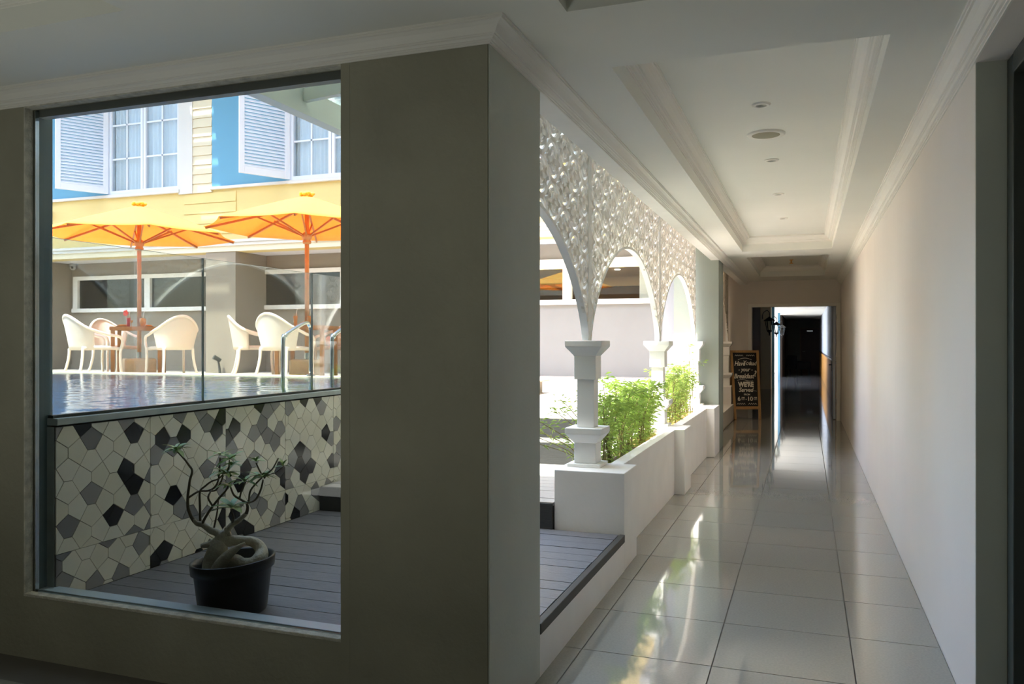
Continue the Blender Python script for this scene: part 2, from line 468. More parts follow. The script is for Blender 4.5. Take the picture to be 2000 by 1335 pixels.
# ------------------------------------------------------------------ window wall (left) with its opening, and the first pillar
OX0, OX1, OZ0, OZ1 = -3.455, -1.74, 0.298, 2.585
YWB = 2.895
w = MB()
w.box(-14, YW, -.1, OX0, YWB, 3.2); w.box(OX0, YW, -.1, OX1, YWB, OZ0 - .012); w.box(OX0, YW, OZ1, OX1, YWB, 3.2); w.box(OX1, YW, -.1, -1.70, YWB, 3.2)
wall_left = struct('wall_left', w, 'wall_grey', label='olive grey rendered wall around the large window opening', cat='wall')
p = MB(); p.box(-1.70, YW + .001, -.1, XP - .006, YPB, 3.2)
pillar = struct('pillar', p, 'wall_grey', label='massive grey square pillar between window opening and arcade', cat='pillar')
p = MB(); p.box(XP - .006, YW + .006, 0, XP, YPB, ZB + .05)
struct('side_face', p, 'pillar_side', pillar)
# reveals of the opening: rough concrete outer band, slate inner band
YG = 2.845
r = MB()
r.box(OX0 - .004, YW - .0015, OZ0 - .004, OX0 + .004, YG - .012, OZ1 + .002)
r.box(OX0, YW - .0015, OZ1 - .006, OX1, YG - .012, OZ1 + .004)
r.box(OX0 - .004, YW - .002, OZ0 - .012, OX1 + .002, YG - .016, OZ0 + .002)
struct('reveal', r, 'concrete', wall_left, bevel=.003)
r = MB(); r.box(OX0 - .002, YG + .012, OZ0, OX0 + .012, YWB + .036, OZ1)
struct('reveal', r, 'jamb', wall_left)
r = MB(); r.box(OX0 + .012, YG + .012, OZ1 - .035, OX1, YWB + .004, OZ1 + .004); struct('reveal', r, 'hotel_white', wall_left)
r = MB(); r.box(OX0 + .01, YG + .006, OZ0 - .012, OX1, YWB + .03, OZ0 + .004)
struct('window_sill', r, 'sill', wall_left, bevel=.003)
win1 = MB(); win1.box(OX0 + .002, YG - .004, OZ0 + .001, OX1 - .002, YG + .004, OZ1 - .006)
window_1 = struct('window_1', win1, 'glass_front', label='frameless clear pane of the large window opening', cat='window')
g = MB(); g.box(OX0 + .012, YG - .012, OZ0 + .004, OX0 + .018, YG + .008, OZ1 - .01)
struct('gasket', g, 'steel', window_1)
# outer skin of the wall above and beyond (the floor above this corridor)
up = MB(); up.box(-14, YW, 3.2, 1.2, 3.3, 8.4)
up.box(-1.38, 3.3, 3.2, 1.2, 17, 8.4)
struct('wall_upper', up, 'cream', label='cream outer wall of the storey above the corridor', cat='wall')

# ------------------------------------------------------------------ right wall, glazing at the right edge
w = MB(); w.box(XW, 3.53, -.1, XW + .22, YEND + .2, 3.2)
wall_right = struct('wall_right', w, 'wall_warm', label='long bare warm white wall along the right side', cat='wall')
w = MB(); w.box(XW, -4.2, ZB - .04, XW + .22, 3.53, 3.2)
struct('lintel', w, 'wall_warm', wall_right)
e = MB(); e.box(XW + .001, 3.524, 0, XW + .105, 3.5305, ZB - .04)
struct('wall_end', e, 'pillar_side', wall_right)
gl = tag(empty('window_2', (0, 0, 0)), 'dark framed glazed partition at the right edge', 'window', None, 'structure')
f = MB(); f.box(XW + .105, 3.43, 0, XW + .20, 3.523, ZB - .045); struct('window_frame', f, 'frame_dark', gl, bevel=.004)
f = MB(); f.box(XW + .105, -4.0, ZB - .12, XW + .20, 3.43, ZB - .042); struct('window_frame', f, 'frame_dark', gl, bevel=.004)
f = MB(); f.box(XW + .105, -4.0, 0.0, XW + .20, 3.43, .06); struct('window_frame', f, 'frame_dark', gl, bevel=.004)
f = MB(); f.box(XW + .148, -4.0, .06, XW + .156, 3.43, ZB - .12); struct('pane', f, 'glass_dark', gl)
w = MB(); w.box(XW + .2, -4.2, 0, 3.0, -4.0, 3.2); w.box(2.9, -4.2, 0, 3.0, 4.0, 3.2); w.box(XW + .22, 3.9, 0, 3.0, 4.0, 3.2)
struct('wall_side', w, 'dark_room', label='dim walls of the room behind the right glazing', cat='wall')
w = MB(); w.box(-9, -4.3, -.1, XW + .2, -4.2, 3.2); w.box(-9.1, -4.3, -.1, -9, 2.9, 3.2)
struct('wall_near', w, 'wall_grey', label='grey lobby walls behind the viewer', cat='wall')

# ------------------------------------------------------------------ ceiling with coffers and mouldings
CX0, CX1 = -.787, .303
holes = [(CX0, 3.415, CX1, 10.98), (CX0, 11.75, CX1, 15.35), (-.805, -.6, CX1, 2.785), (-6.4, -1.0, -2.285, 2.235)]
ZCT = 2.845
def ceiling_mesh():
    xs = sorted({-9.1, 3.0, -1.22} | {h[0] for h in holes} | {h[2] for h in holes})
    ys = sorted({-4.3, YEND + .2, YW, YPB} | {h[1] for h in holes} | {h[3] for h in holes})
    b = MB()
    for i in range(len(xs) - 1):
        for j in range(len(ys) - 1):
            cx = (xs[i] + xs[i + 1]) / 2; cy = (ys[j] + ys[j + 1]) / 2
            if any(h[0] < cx < h[2] and h[1] < cy < h[3] for h in holes): continue
            if cx < -1.22 and cy > YW: continue
            b.add([(xs[i], ys[j], ZC), (xs[i + 1], ys[j], ZC), (xs[i + 1], ys[j + 1], ZC), (xs[i], ys[j + 1], ZC)], [(0, 3, 2, 1)])
    for x0, y0, x1, y1 in holes:
        b.add([(x0, y0, ZC), (x1, y0, ZC), (x1, y1, ZC), (x0, y1, ZC), (x0, y0, ZCT), (x1, y0, ZCT), (x1, y1, ZCT), (x0, y1, ZCT)],
              [(0, 1, 5, 4), (1, 2, 6, 5), (2, 3, 7, 6), (3, 0, 4, 7), (4, 5, 6, 7)])
    b.box(-9.1, -4.3, 3.05, 3.0, YW + .02, 3.2); b.box(-1.30, YW, 3.05, 3.0, YEND + .2, 3.2)
    return b
ceil_o = bpy.data.objects.new('ceiling', None)
me = bpy.data.meshes.new('ceiling'); cb = ceiling_mesh(); me.from_pydata(cb.v, [], cb.f); me.materials.append(M['ceil']); me.update()
ceiling = bpy.data.objects.new('ceiling', me); COL.objects.link(ceiling)
tag(ceiling, 'white ceiling with recessed coffers', 'ceiling', None, 'structure')
# beam over the arcade
b_ = MB(); b_.box(-1.22, YPB, ZB, XP, 11.27, 3.2); b_.box(-1.47, YPB, 2.825, -1.22, 11.27, 3.2)
struct('beam', b_, 'white', label='white beam above the lattice screens', cat='beam')

def cornice_prof(p, h):
    """(out from wall, down from ceiling) outline of a moulding"""
    return [(0, 0), (p, 0), (p, -.10 * h), (p * .93, -.10 * h), (p * .93, -.20 * h), (p * .84, -.22 * h), (p * .66, -.34 * h), (p * .54, -.52 * h), (p * .48, -.64 * h),
            (p * .40, -.66 * h), (p * .40, -.72 * h), (p * .32, -.74 * h), (p * .26, -.84 * h), (p * .16, -.86 * h), (p * .16, -.92 * h), (p * .08, -.93 * h), (p * .08, -h), (0, -h)]
def sweep(b, prof, path, closed=False):
    """path: list of (x, y, nx, ny) corner points with the mitre direction (already scaled) ; profile (out, z)"""
    n = len(prof); rings = []
    for (x, y, nx, ny, z) in path:
        rings.append([(x + nx * o, y + ny * o, z + dz) for o, dz in prof])
    vs = [q for r_ in rings for q in r_]; fs = []
    m = len(path)
    for i in range(m if closed else m - 1):
        i2 = (i + 1) % m
        for k in range(n):
            k2 = (k + 1) % n
            fs.append((i * n + k, i * n + k2, i2 * n + k2, i2 * n + k))
    if not closed:
        fs.append(tuple(range(n))); fs.append(tuple(range((m - 1) * n, m * n)))
    b.add(vs, fs)
c = MB()
sweep(c, cornice_prof(.085, .075), [(-9, YW, 0, -1, ZC), (XP, YW, 1, -1, ZC), (XP, 16.4, 1, 0, ZC)])
struct('trim_1', c, 'trim', label='stepped white cornice along the window wall and arcade', cat='moulding')
c = MB(); sweep(c, cornice_prof(.085, .11), [(XW, 16.4, -1, 0, ZC), (XW, -4.2, -1, 0, ZC)])
struct('trim_2', c, 'trim', label='stepped white cornice along the right wall', cat='moulding')
for k, (x0, y0, x1, y1) in enumerate(holes):
    c = MB()
    sweep(c, cornice_prof(.10, .095), [(x0, y0, 1, 1, ZCT), (x1, y0, -1, 1, ZCT), (x1, y1, -1, -1, ZCT), (x0, y1, 1, -1, ZCT)], closed=True)
    struct('trim_%d' % (3 + k), c, 'trim', label=['moulding inside the long corridor coffer', 'moulding inside the coffer before the far door', 'moulding inside the coffer above the viewer', 'moulding inside the coffer over the lobby'][k], cat='moulding')

# ------------------------------------------------------------------ ceiling fittings
def downlight(y, label):
    t = thing('downlight', label, 'lamp', (-.245, y, ZCT), 0, 'recessed downlights in the coffer')
    b = MB(); b.lathe([(.030, -.002), (.034, -.010), (.050, -.008), (.054, -.003), (.054, 0)], 24); b.build('ring', 'trim', t, smooth=True)
    b = MB(); b.lathe([(.0, -.001), (.016, -.004), (.030, -.007)], 20); b.build('lens', 'lens', t, smooth=True)
for y, l in ((4.86, 'small round ceiling downlight nearest the viewer'), (6.37, 'small round downlight just beyond the ceiling speaker'), (7.85, 'third small round ceiling downlight along the coffer'), (9.4, 'small round downlight farthest along the coffer')):
    downlight(y, l)
t = thing('ceiling_speaker', 'round ceiling speaker with beige mesh between two downlights', 'speaker', (-.25, 5.56, ZCT))
b = MB(); b.lathe([(.088, -.010), (.112, -.014), (.122, -.006), (.122, 0)], 36); b.build('rim', 'trim', t, smooth=True)
b = MB(); b.lathe([(0, -.014), (.06, -.013), (.09, -.010)], 36); b.build('grille', 'speaker', t, smooth=True)
t = thing('sprinkler', 'small brass sprinkler head in the far dark coffer', 'sprinkler', (-.235, 14.2, ZCT))
b = MB(); b.lathe([(.03, 0), (.03, -.01), (.012, -.012), (.012, -.05), (.03, -.055), (.03, -.065), (0, -.066)], 14); b.build('body', 'bread', t)

# ------------------------------------------------------------------ planter, piers, deck base
pl = MB()
pl.box(-1.30, 5.57, 0, -1.205, 7.93, .625); pl.box(-1.30, 8.37, 0, -1.205, 10.62, .625)
pl.box(-1.58, 5.57, .25, -1.50, 7.93, .60); pl.box(-1.58, 8.37, .25, -1.50, 10.62, .60)
pl.box(-1.50, 5.57, .25, -1.30, 7.93, .45); pl.box(-1.50, 8.37, .25, -1.30, 10.62, .45)
planter = tag(pl.build('planter', 'planter', bevel=.004), 'low white planter wall running along the arcade', 'planter')
for (y0, y1, sx) in ((5.164, 5.57, -1.58), (7.93, 8.37, -1.58), (10.62, 11.25, -1.58)):
    q = MB(); q.box(sx, y0, 0, XP, y1, .63); q.build('pier', 'planter', planter, bevel=.005)
so = MB()
def soil_patch(b, y0, y1):
    n = 14; m = int((y1 - y0) / .09)
    b.grid(lambda a, c_: (-1.499 + .198 * a, y0 + (y1 - y0) * c_, .535 + .03 * sin(a * 3.1) + .012 * random.random()), n, m)
soil_patch(so, 5.58, 7.92); so.build('soil', 'soil', planter)
so = MB(); soil_patch(so, 8.38, 10.61); so.build('soil', 'soil', planter)
mu = MB()
for k in range(900):
    if k < 420: y = 6.9 + random.random() * 1.0
    else: y = 8.42 + random.random() * 2.1
    x = -1.495 + random.random() * .19
    mu.sphere((x, y, .565 + random.random() * .02), .012 + .012 * random.random(), 5, 3, (1, 1.2, .6))
tag(mu.build('mulch', 'mulch', planter), kind='stuff')

bw = MB(); bw.box(XP - .12, YPB, -.1, XP, 5.164, .185)
struct('deck_wall', bw, 'planter', label='low white rendered wall under the dark deck edge', cat='wall')
fa = MB(); fa.box(XP - .03, YPB + .004, .186, XP + .004, 5.163, ZD)
# ------------------------------------------------------------------ decks and steps (each board a part)
def deck(name, label, x0, x1, y0, y1, z, bw_, m, base_z, gap=.006):
    b = MB(); b.box(x0, y0, base_z, x1, y1, z - .024)
    o = struct(name, b, 'riser', label=label, cat='deck')
    n = max(1, round((y1 - y0) / bw_)); step = (y1 - y0) / n
    q = MB(); q.box(x0, 0, -.022, x1, step - gap, 0); me_ = q.mesh('plank', m)
    for k in range(n):
        inst('plank', me_, o, loc=(random.uniform(-.002, .002), y0 + k * step, z + random.uniform(-.0012, .0012)))
    return o
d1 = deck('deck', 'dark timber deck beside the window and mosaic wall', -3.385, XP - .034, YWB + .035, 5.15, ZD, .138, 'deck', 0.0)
fa.build('fascia_board', 'fascia', d1, bevel=.003)
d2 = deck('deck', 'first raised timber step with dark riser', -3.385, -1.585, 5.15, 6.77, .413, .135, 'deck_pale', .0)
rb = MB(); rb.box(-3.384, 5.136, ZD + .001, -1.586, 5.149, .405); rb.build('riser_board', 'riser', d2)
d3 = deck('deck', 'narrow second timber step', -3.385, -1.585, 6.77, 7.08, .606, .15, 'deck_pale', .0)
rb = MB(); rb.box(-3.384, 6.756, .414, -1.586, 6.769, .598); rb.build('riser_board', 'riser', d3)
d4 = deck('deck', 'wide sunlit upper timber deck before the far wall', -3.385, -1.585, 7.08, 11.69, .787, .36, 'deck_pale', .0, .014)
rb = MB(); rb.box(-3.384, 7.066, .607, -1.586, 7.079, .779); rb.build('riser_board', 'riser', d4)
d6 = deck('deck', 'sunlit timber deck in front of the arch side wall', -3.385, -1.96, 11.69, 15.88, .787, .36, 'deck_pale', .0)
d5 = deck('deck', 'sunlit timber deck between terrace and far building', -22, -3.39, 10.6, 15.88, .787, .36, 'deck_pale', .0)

# ------------------------------------------------------------------ pool wall with pentagon mosaic tiles, coping, water, glass balustrade
PX = -3.39
pw = MB(); pw.box(PX - .30, YWB + .006, 0, PX - .008, 7.8, 1.07)
pool_wall = struct('wall_pool', pw, 'grout', label='raised pool wall faced with pentagon mosaic tiles', cat='wall')
eb = MB(); eb.box(PX - .29, YWB + .0045, 0, PX - .006, YWB + .0058, 1.07); struct('end_face', eb, 'coping', pool_wall)
def clip_poly(poly, a, b, c_):   # keep a*x+b*y<=c
    out = []
    for i in range(len(poly)):
        p0 = poly[i]; p1 = poly[(i + 1) % len(poly)]
        d0 = a * p0[0] + b * p0[1] - c_; d1_ = a * p1[0] + b * p1[1] - c_
        if d0 <= 0: out.append(p0)
        if (d0 < 0 < d1_) or (d1_ < 0 < d0):
            t_ = d0 / (d0 - d1_); out.append((p0[0] + (p1[0] - p0[0]) * t_, p0[1] + (p1[1] - p0[1]) * t_))
    return out
def cairo(s_, e_, ox, oy, nx, ny):
    polys = []
    def seg(i, j):
        cx, cy = i + .5, j + .5
        return ((cx - e_, cy), (cx + e_, cy)) if (i + j) % 2 == 0 else ((cx, cy - e_), (cx, cy + e_))
    for i in range(-1, nx + 1):
        for j in range(-1, ny + 1):
            # horizontal grid edge from (i,j) to (i+1,j): squares above (i,j) and below (i,j-1)
            A, B = (i, j), (i + 1, j)
            up_ = seg(i, j); dn = seg(i, j - 1)
            if (i + j) % 2 == 0: polys.append([A, dn[1], B, up_[1], up_[0]])
            else: polys.append([A, dn[0], dn[1], B, up_[0]])
            A, B = (i, j), (i, j + 1)
            rt = seg(i, j); lf = seg(i - 1, j)
            if (i + j) % 2 == 0: polys.append([A, rt[0], B, lf[1], lf[0]])
            else: polys.append([A, rt[0], rt[1], B, lf[1]])
    return [[(ox + q[0] * s_, oy + q[1] * s_) for q in p_] for p_ in polys]
ys_j = [2.904, 3.50, 4.115, 4.725, 5.335, 5.95]
zs_j = [ZD, .455, 1.07]
rnd = random.Random(11)
def inset(poly, d):
    cx = sum(p_[0] for p_ in poly) / len(poly); cy = sum(p_[1] for p_ in poly) / len(poly)
    out = []
    n = len(poly)
    for i in range(n):
        p0 = Vector(poly[i - 1]); p1 = Vector(poly[i]); p2 = Vector(poly[(i + 1) % n])
        a = (p1 - p0).normalized(); b = (p2 - p1).normalized()
        na = Vector((-a.y, a.x)); nb = Vector((-b.y, b.x))
        if na.dot(Vector((cx, cy)) - p1) < 0: na = -na
        if nb.dot(Vector((cx, cy)) - p1) < 0: nb = -nb
        k = 1 + na.dot(nb)
        out.append(p1 + (na + nb) * (d / max(k, .3)))
    return [(q.x, q.y) for q in out]
def area2(p_): return abs(sum(p_[i - 1][0] * p_[i][1] - p_[i][0] * p_[i - 1][1] for i in range(len(p_)))) / 2
ntile = 0
for iy in range(len(ys_j) - 1):
    for iz in range(2):
        ya, yb = ys_j[iy], ys_j[iy + 1]; za, zb = zs_j[iz], zs_j[iz + 1]
        
        for pg in cairo(.138, .17, ya + rnd.choice((0, .034, .069, -.034)) - .138, za - .138 - (.0 if iz else .05), 8, 8):
            q = pg
            for a, b, c_ in ((1, 0, yb), (-1, 0, -ya), (0, 1, zb), (0, -1, -za)):
                q = clip_poly(q, a, b, c_)
                if len(q) < 3: break
            if len(q) < 3: continue
            qq = [q[0]]
            for p_ in q[1:]:
                if (Vector(p_) - Vector(qq[-1])).length > .003: qq.append(p_)
            if (Vector(qq[0]) - Vector(qq[-1])).length < .004: qq.pop()
            if len(qq) < 3 or area2(qq) < .0006: continue
            q = inset(qq, .0018)
            h = rnd.random()
            m_ = 't_beige' if h < .36 else 't_beige2' if h < .66 else 't_grey' if h < .79 else 't_grey2' if h < .88 else 't_black'
            tb = MB(); tb.prism(q, PX - .010, PX + rnd.uniform(-.0005, .0008), 'x')
            tb.build('mosaic_tile', m_, pool_wall); ntile += 1
cp = MB(); cp.box(PX - .20, YWB + .006, 1.078, PX + .012, 7.85, 1.112)
coping = tag(cp.build('pool_coping', 'coping', bevel=.004), 'grey stone coping capping the mosaic pool wall', 'coping', None, 'structure')
# basin
ba = MB()
ba.box(-13.5, 2.96, .0, PX - .30, 7.6, .1); ba.box(-13.6, 2.96, 0, -13.5, 7.6, 1.05); ba.box(-13.5, YWB + .006, 0, PX - .30, 2.96, 1.05); ba.box(-13.5, 7.52, .0, PX - .3, 7.66, 1.085)
struct('pool_basin', ba, 'pool_blue', label='blue lined swimming pool basin', cat='pool')
rim = MB(); rim.box(-13.6, 7.50, 1.086, PX - .21, 7.78, 1.106)
struct('pool_edge', rim, 'cream', label='cream edging along the far side of the pool', cat='edging')
wa = MB()
_wr = random.Random(21)
_wv = [(2 * pi / L_, _wr.uniform(0, 2 * pi), _wr.uniform(0, 6.28), sl * L_ / (2 * pi)) for L_, sl in ((.62, .010), (.47, .010), (.36, .011), (.27, .012), (.21, .012), (.17, .011), (.40, .010), (.30, .011))]
def wave_z(x, y): return 1.095 + sum(A * sin(k * (x * cos(d) + y * sin(d)) + ph) for k, d, ph, A in _wv)
def wpt(a, c_):
    x = -13.5 + (13.5 + PX - .195) * a; y = 2.96 + 4.545 * c_
    return (x, y, wave_z(x, y))
wa.grid(wpt, 300, 140)
struct('pool_water', wa, 'water', label='rippling blue water filling the raised pool', cat='water', smooth=True)
# far terrace behind the pool
te = MB(); te.box(-22, 7.66, 0, PX - .02, 10.6, .95)
terrace = struct('terrace', te, 'taupe', label='raised pool terrace carrying the tables and parasols', cat='terrace')
tm = MB(); tm.box(0, 0, 0, .93, .93, .02); tme = tm.mesh('paving_slab', 'conc_block')
for i in range(20):
    for j in range(3):
        inst('paving_slab', tme, terrace, loc=(-22 + i * .935, 7.79 + j * .935, .95))
ZT = .97
# glass balustrade
ys_g = [YWB + .008, 3.951, 5.098, 6.25, 7.40]
labs = ['glass balustrade pane at the left over the mosaic', 'middle glass balustrade pane in front of the first chairs', 'glass balustrade pane ending beside the pillar', 'glass balustrade pane beyond the pillar']
for k in range(4):
    y0, y1 = ys_g[k] + .002, ys_g[k + 1] - .002
    t = thing('glass_balustrade', labs[k], 'glass panel', (PX - .035, y0, 1.112), 0, 'glass panels of the pool balustrade')
    b = MB(); b.box(-.006, 0, 0, .006, y1 - y0, .872); b.build('pane', 'glass_bal', t)
    b = MB()
    if k: b.box(-.0064, -.0004, 0, .0064, .0008, .8725)
    b.box(-.0064, y1 - y0 - .0008, 0, .0064, y1 - y0 + .0004, .8725); b.box(-.0064, .0008, .8718, .0064, y1 - y0 - .0008, .8730)
    b.build('edge', 'glass_edge', t)
    b = MB(); b.box(-.016, 0, 0, .016, y1 - y0, .014); b.build('channel', 'frame_dark', t)

# ------------------------------------------------------------------ arcade columns
def column(yc, label, x=-1.42, zb=.63):
    t = thing('arcade_column', label, 'column', (x, yc, zb), 0, 'stepped white columns of the arcade')
    z = lambda a: a - .63
    b = MB(); b.box(-.115, -.115, 0, .115, .115, .022); b.build('plinth', 'white', t, bevel=.003)
    b = MB(); b.box(-.076, -.076, .022, .076, .076, z(.79)); b.frustum(0, 0, z(.79), .076, .076, z(.855), .127, .127); b.box(-.127, -.127, z(.855), .127, .127, z(.895)); b.build('pedestal', 'white', t, bevel=.003)
    b = MB(); b.box(-.06, -.06, z(.895), .06, .06, z(1.225)); b.build('shaft', 'white', t, bevel=.003)
    b = MB(); b.box(-.076, -.076, z(1.225), .076, .076, z(1.385)); b.frustum(0, 0, z(1.385), .076, .076, z(1.449), .128, .128); b.box(-.128, -.128, z(1.449), .128, .128, z(1.488)); b.build('capital', 'white', t, bevel=.003)
    return t
YCOL = [5.43, 8.27, 11.10]
column(YCOL[0], 'white stepped column at the near end of the planter')
column(YCOL[1], 'white stepped column in the middle of the planter')
column(YCOL[2], 'white stepped column against the far grey pillar')
p2 = MB(); p2.box(-1.72, 11.26, 0, -1.118, 11.9, 3.0)
struct('pillar', p2, 'far_pillar', label='plain grey green pillar beyond the arcade', cat='pillar')

# ------------------------------------------------------------------ lattice screens above the arches
XS = -1.40; TH = .05
def arch_z(y, yc, a=1.385, z0=1.49, rise=.775):
    t_ = min(1, abs(y - yc) / a)
    return z0 + rise * (1 - t_ * t_) ** .7
JR = random.Random(9)
def strip(b, pts, wd_, x0, x1, keep):
    n = len(pts); jx = JR.uniform(-.0012, .0012); x0 += jx; x1 += jx
    for i in range(n - 1):
        p0 = Vector(pts[i]); p1 = Vector(pts[i + 1]); mid = (p0 + p1) / 2
        if not (keep(mid.x, mid.y)): continue
        d = (p1 - p0)
        if d.length < 1e-6: continue
        d.normalize(); nn = Vector((-d.y, d.x)) * (wd_ / 2)
        x0 += .00012; x1 += .00012
        p0 = p0 - d * .001; p1 = p1 + d * .001
        q = [p0 + nn, p0 - nn, p1 - nn, p1 + nn]
        b.add([(x0, k.x, k.y) for k in q] + [(x1, k.x, k.y) for k in q], [(0, 1, 2, 3), (7, 6, 5, 4), (0, 4, 5, 1), (2, 6, 7, 3), (1, 5, 6, 2), (3, 7, 4, 0)])
def lattice(b, y0, y1, z0, z1, keep, x0, x1):
    w_, h_ = .47, .245
    ni = int((y1 - y0) / (w_ / 2)) + 3; nj = int((z1 - z0) / (h_ / 2)) + 3
    for i in range(-1, ni):
        for j in range(-1, nj):
            if (i + j) % 2: continue
            cy = y0 + i * w_ / 2; cz = z0 + j * h_ / 2
            if not (y0 - w_ < cy < y1 + w_): continue
            def og(s_, n=6):
                out = []
                for k in range(n + 1):
                    t_ = k / n
                    out.append((1 - t_, .5 * (1 - cos(pi * t_))))
                return out
            for sy in (1, -1):
                for sz in (1, -1):
                    # ogee outline of the cell
                    pts = [(cy + sy * (w_ / 2) * a, cz + sz * (h_ / 2) * c_) for a, c_ in og(1)]
                    if sz > 0: strip(b, pts, .030, x0, x1, keep)
                    pts = [(cy + sy * (w_ / 2) * a * .60, cz + sz * (h_ / 2) * c_ * .62) for a, c_ in og(1)]
                    strip(b, pts, .022, x0, x1, keep)
                    # curl towards the corner
                    pts = []
                    for k in range(9):
                        a = k / 8 * 4.6; rr = .034 * (1 - k / 11)
                        pts.append((cy + sy * (.155 + rr * cos(a)), cz + sz * (.078 + rr * .9 * sin(a))))
                    strip(b, pts, .017, x0, x1, keep)
            # flower in the middle
            for k in range(4):
                a = k * pi / 2
                pts = [(cy + .012 * cos(a), cz + .012 * sin(a)), (cy + (.10 if k % 2 == 0 else .055) * cos(a), cz + (.10 if k % 2 == 0 else .055) * sin(a))]
                strip(b, pts, .034, x0, x1, keep)
                a2 = a + pi / 4
                pts = [(cy, cz), (cy + .045 * cos(a2), cz + .034 * sin(a2))]
                strip(b, pts, .022, x0, x1, keep)
def screen(ya, yb, yc, label, ztop=2.82):
    t = thing('lattice_screen', label, 'screen', (XS, ya, 1.49), 0, 'carved lattice screens with arched openings')
    o = Vector((XS, ya, 1.49))
    keep = lambda y, z: ya + .045 < y < yb - .045 and z < ztop and z > arch_z(y, yc) + .018
    b = MB(); lattice(b, ya, yb, 1.45, ztop, keep, XS - .022, XS - .006)
    b.v = [tuple(Vector(p_) - o) for p_ in b.v]
    tag(b.build('lattice', 'lattice', t), kind='stuff')
    # arch rib
    b = MB(); n = 60; a0, a1 = max(ya, yc - 1.383), min(yb, yc + 1.383)
    ysr = [yc + 1.383 * sin(pi / 2 * (2 * k / n - 1)) for k in range(n + 1)]
    ysr = [y for y in ysr if a0 - .001 <= y <= a1 + .001]
    vs = []; fs = []
    for y in ysr:
        z = arch_z(y, yc)
        dz = (arch_z(y + .004, yc) - arch_z(y - .004, yc)) / .008 if abs(y - yc) < 1.37 else (6 if y < yc else -6)
        nv = Vector((dz, -1)).normalized() * -.020
        for x in (XS - TH, XS):
            vs.append((x, y, z)); vs.append((x, y + nv.x, z + nv.y))
    for i in range(len(ysr) - 1):
        k = i * 4; j = k + 4
        fs += [(k, k + 2, j + 2, j), (k + 1, j + 1, j + 3, k + 3), (k, j, j + 1, k + 1), (k + 2, k + 3, j + 3, j + 2)]
    b.add([tuple(Vector(p_) - o) for p_ in vs], fs); b.build('arch_rib', 'white', t)
    # side stiles
    for (s0, s1) in ((ya + .001, ya + .045), (yb - .045, yb - .001)):
        zlo = 1.49
        if ya < 3.5 and s0 < 3.5: zlo = arch_z(s1, yc) + .01
        b = MB(); b.box(XS - TH + .004, s0, zlo, XS - .003, s1, ztop); b.v = [tuple(Vector(p_) - o) for p_ in b.v]
        b.build('stile', 'white', t)
YM = [5.43, 8.27, 11.12]
screen(YPB + .005, YM[0], 4.01, 'white lattice screen with arch beside the big pillar')
screen(YM[0], YM[1], 6.85, 'white lattice screen with arch between first and second column')
screen(YM[1], YM[2], 9.69, 'white lattice screen with arch ending at the far pillar')

# ------------------------------------------------------------------ far end: blind arcade, partition, doorway, dark corridor
b = MB(); b.box(-1.95, 11.9, 0, -1.75, YEND, 3.0); b.box(-1.95, 11.9, 2.82, -1.22, YEND, 3.2); struct('wall_alcove', b, 'wall_warm', label='blank wall behind the last arch by the sign', cat='wall')
b = MB(); b.box(-1.75, 11.9, 0, -1.30, YEND, .30); struct('ledge', b, 'planter', label='low white ledge behind the chalkboard sign', cat='ledge', bevel=.004)
column(15.95, 'white column standing behind the chalkboard sign', -1.45, .63)
b = MB(); b.box(-1.56, 15.80, .30, -1.34, 16.10, .63); tag(b.build('pier', 'planter', bevel=.004), 'white block under the column behind the chalkboard sign', 'pier', None, 'structure')
def screen_far():
    ya, yb, yc = 11.905, 15.95, 14.55
    t = thing('lattice_screen', 'dim lattice screen in the far alcove behind the sign', 'screen', (XS, ya, 1.49), 0, 'carved lattice screens with arched openings')
    o = Vector((XS, ya, 1.49))
    keep = lambda y, z: ya + .04 < y < yb - .04 and z < 2.8 and z > arch_z(y, yc) + .018
    b = MB(); lattice(b, ya, yb, 1.45, 2.8, keep, XS - .022, XS - .006); b.v = [tuple(Vector(p_) - o) for p_ in b.v]
    tag(b.build('lattice', 'lattice', t), kind='stuff')
    b = MB(); b.box(XS - TH, yb - .044, 1.49, XS - .003, yb, 2.8); b.v = [tuple(Vector(p_) - o) for p_ in b.v]; b.build('stile', 'white', t)
b = MB(); b.box(-1.95, 11.7, 0, -1.725, 11.9, 3.2); b.box(-2.1, 10.75, 3.0, -1.475, 11.9, 3.1); struct('wall_far', b, 'alcove_wall', label='plain pale wall panel seen through the last arch', cat='wall')  # overhanging slab added to keep the sun off this wall
screen_far()
DX0, DX1, DZ = -1.0, .53, 2.16
b = MB(); b.box(-3.2, YEND, 0, DX0 - .07, YEND + .18, 3.0); b.box(DX0 - .07, YEND, DZ + .06, DX1 + .07, YEND + .18, 3.0); b.box(DX1 + .07, YEND, 0, 1.0, YEND + .18, 3.0)
wall_back = struct('wall_back', b, 'wall_warm', label='end partition around the open doorway', cat='wall')
b = MB(); b.box(-1.22, 11.9, ZB, XP - .001, YEND, 3.0); struct('beam', b, 'white', wall_back)
door_1 = tag(empty('door_1', (0, 0, 0)), 'open white doorway at the end of the corridor', 'door', None, 'structure')
b = MB(); b.box(DX0 - .07, YEND - .02, 0, DX0, YEND + .20, DZ + .06); b.box(DX1, YEND - .02, 0, DX1 + .07, YEND + .20, DZ + .06); b.box(DX0, YEND - .02, DZ, DX1, YEND + .20, DZ + .06)
struct('door_frame', b, 'trim', door_1, bevel=.004)
b = MB(); b.box(DX1 - .05, YEND + .20, .01, DX1 - .008, YEND + 1.25, DZ - .01); leaf_ = struct('door_leaf', b, 'blue_wall', door_1, bevel=.003)
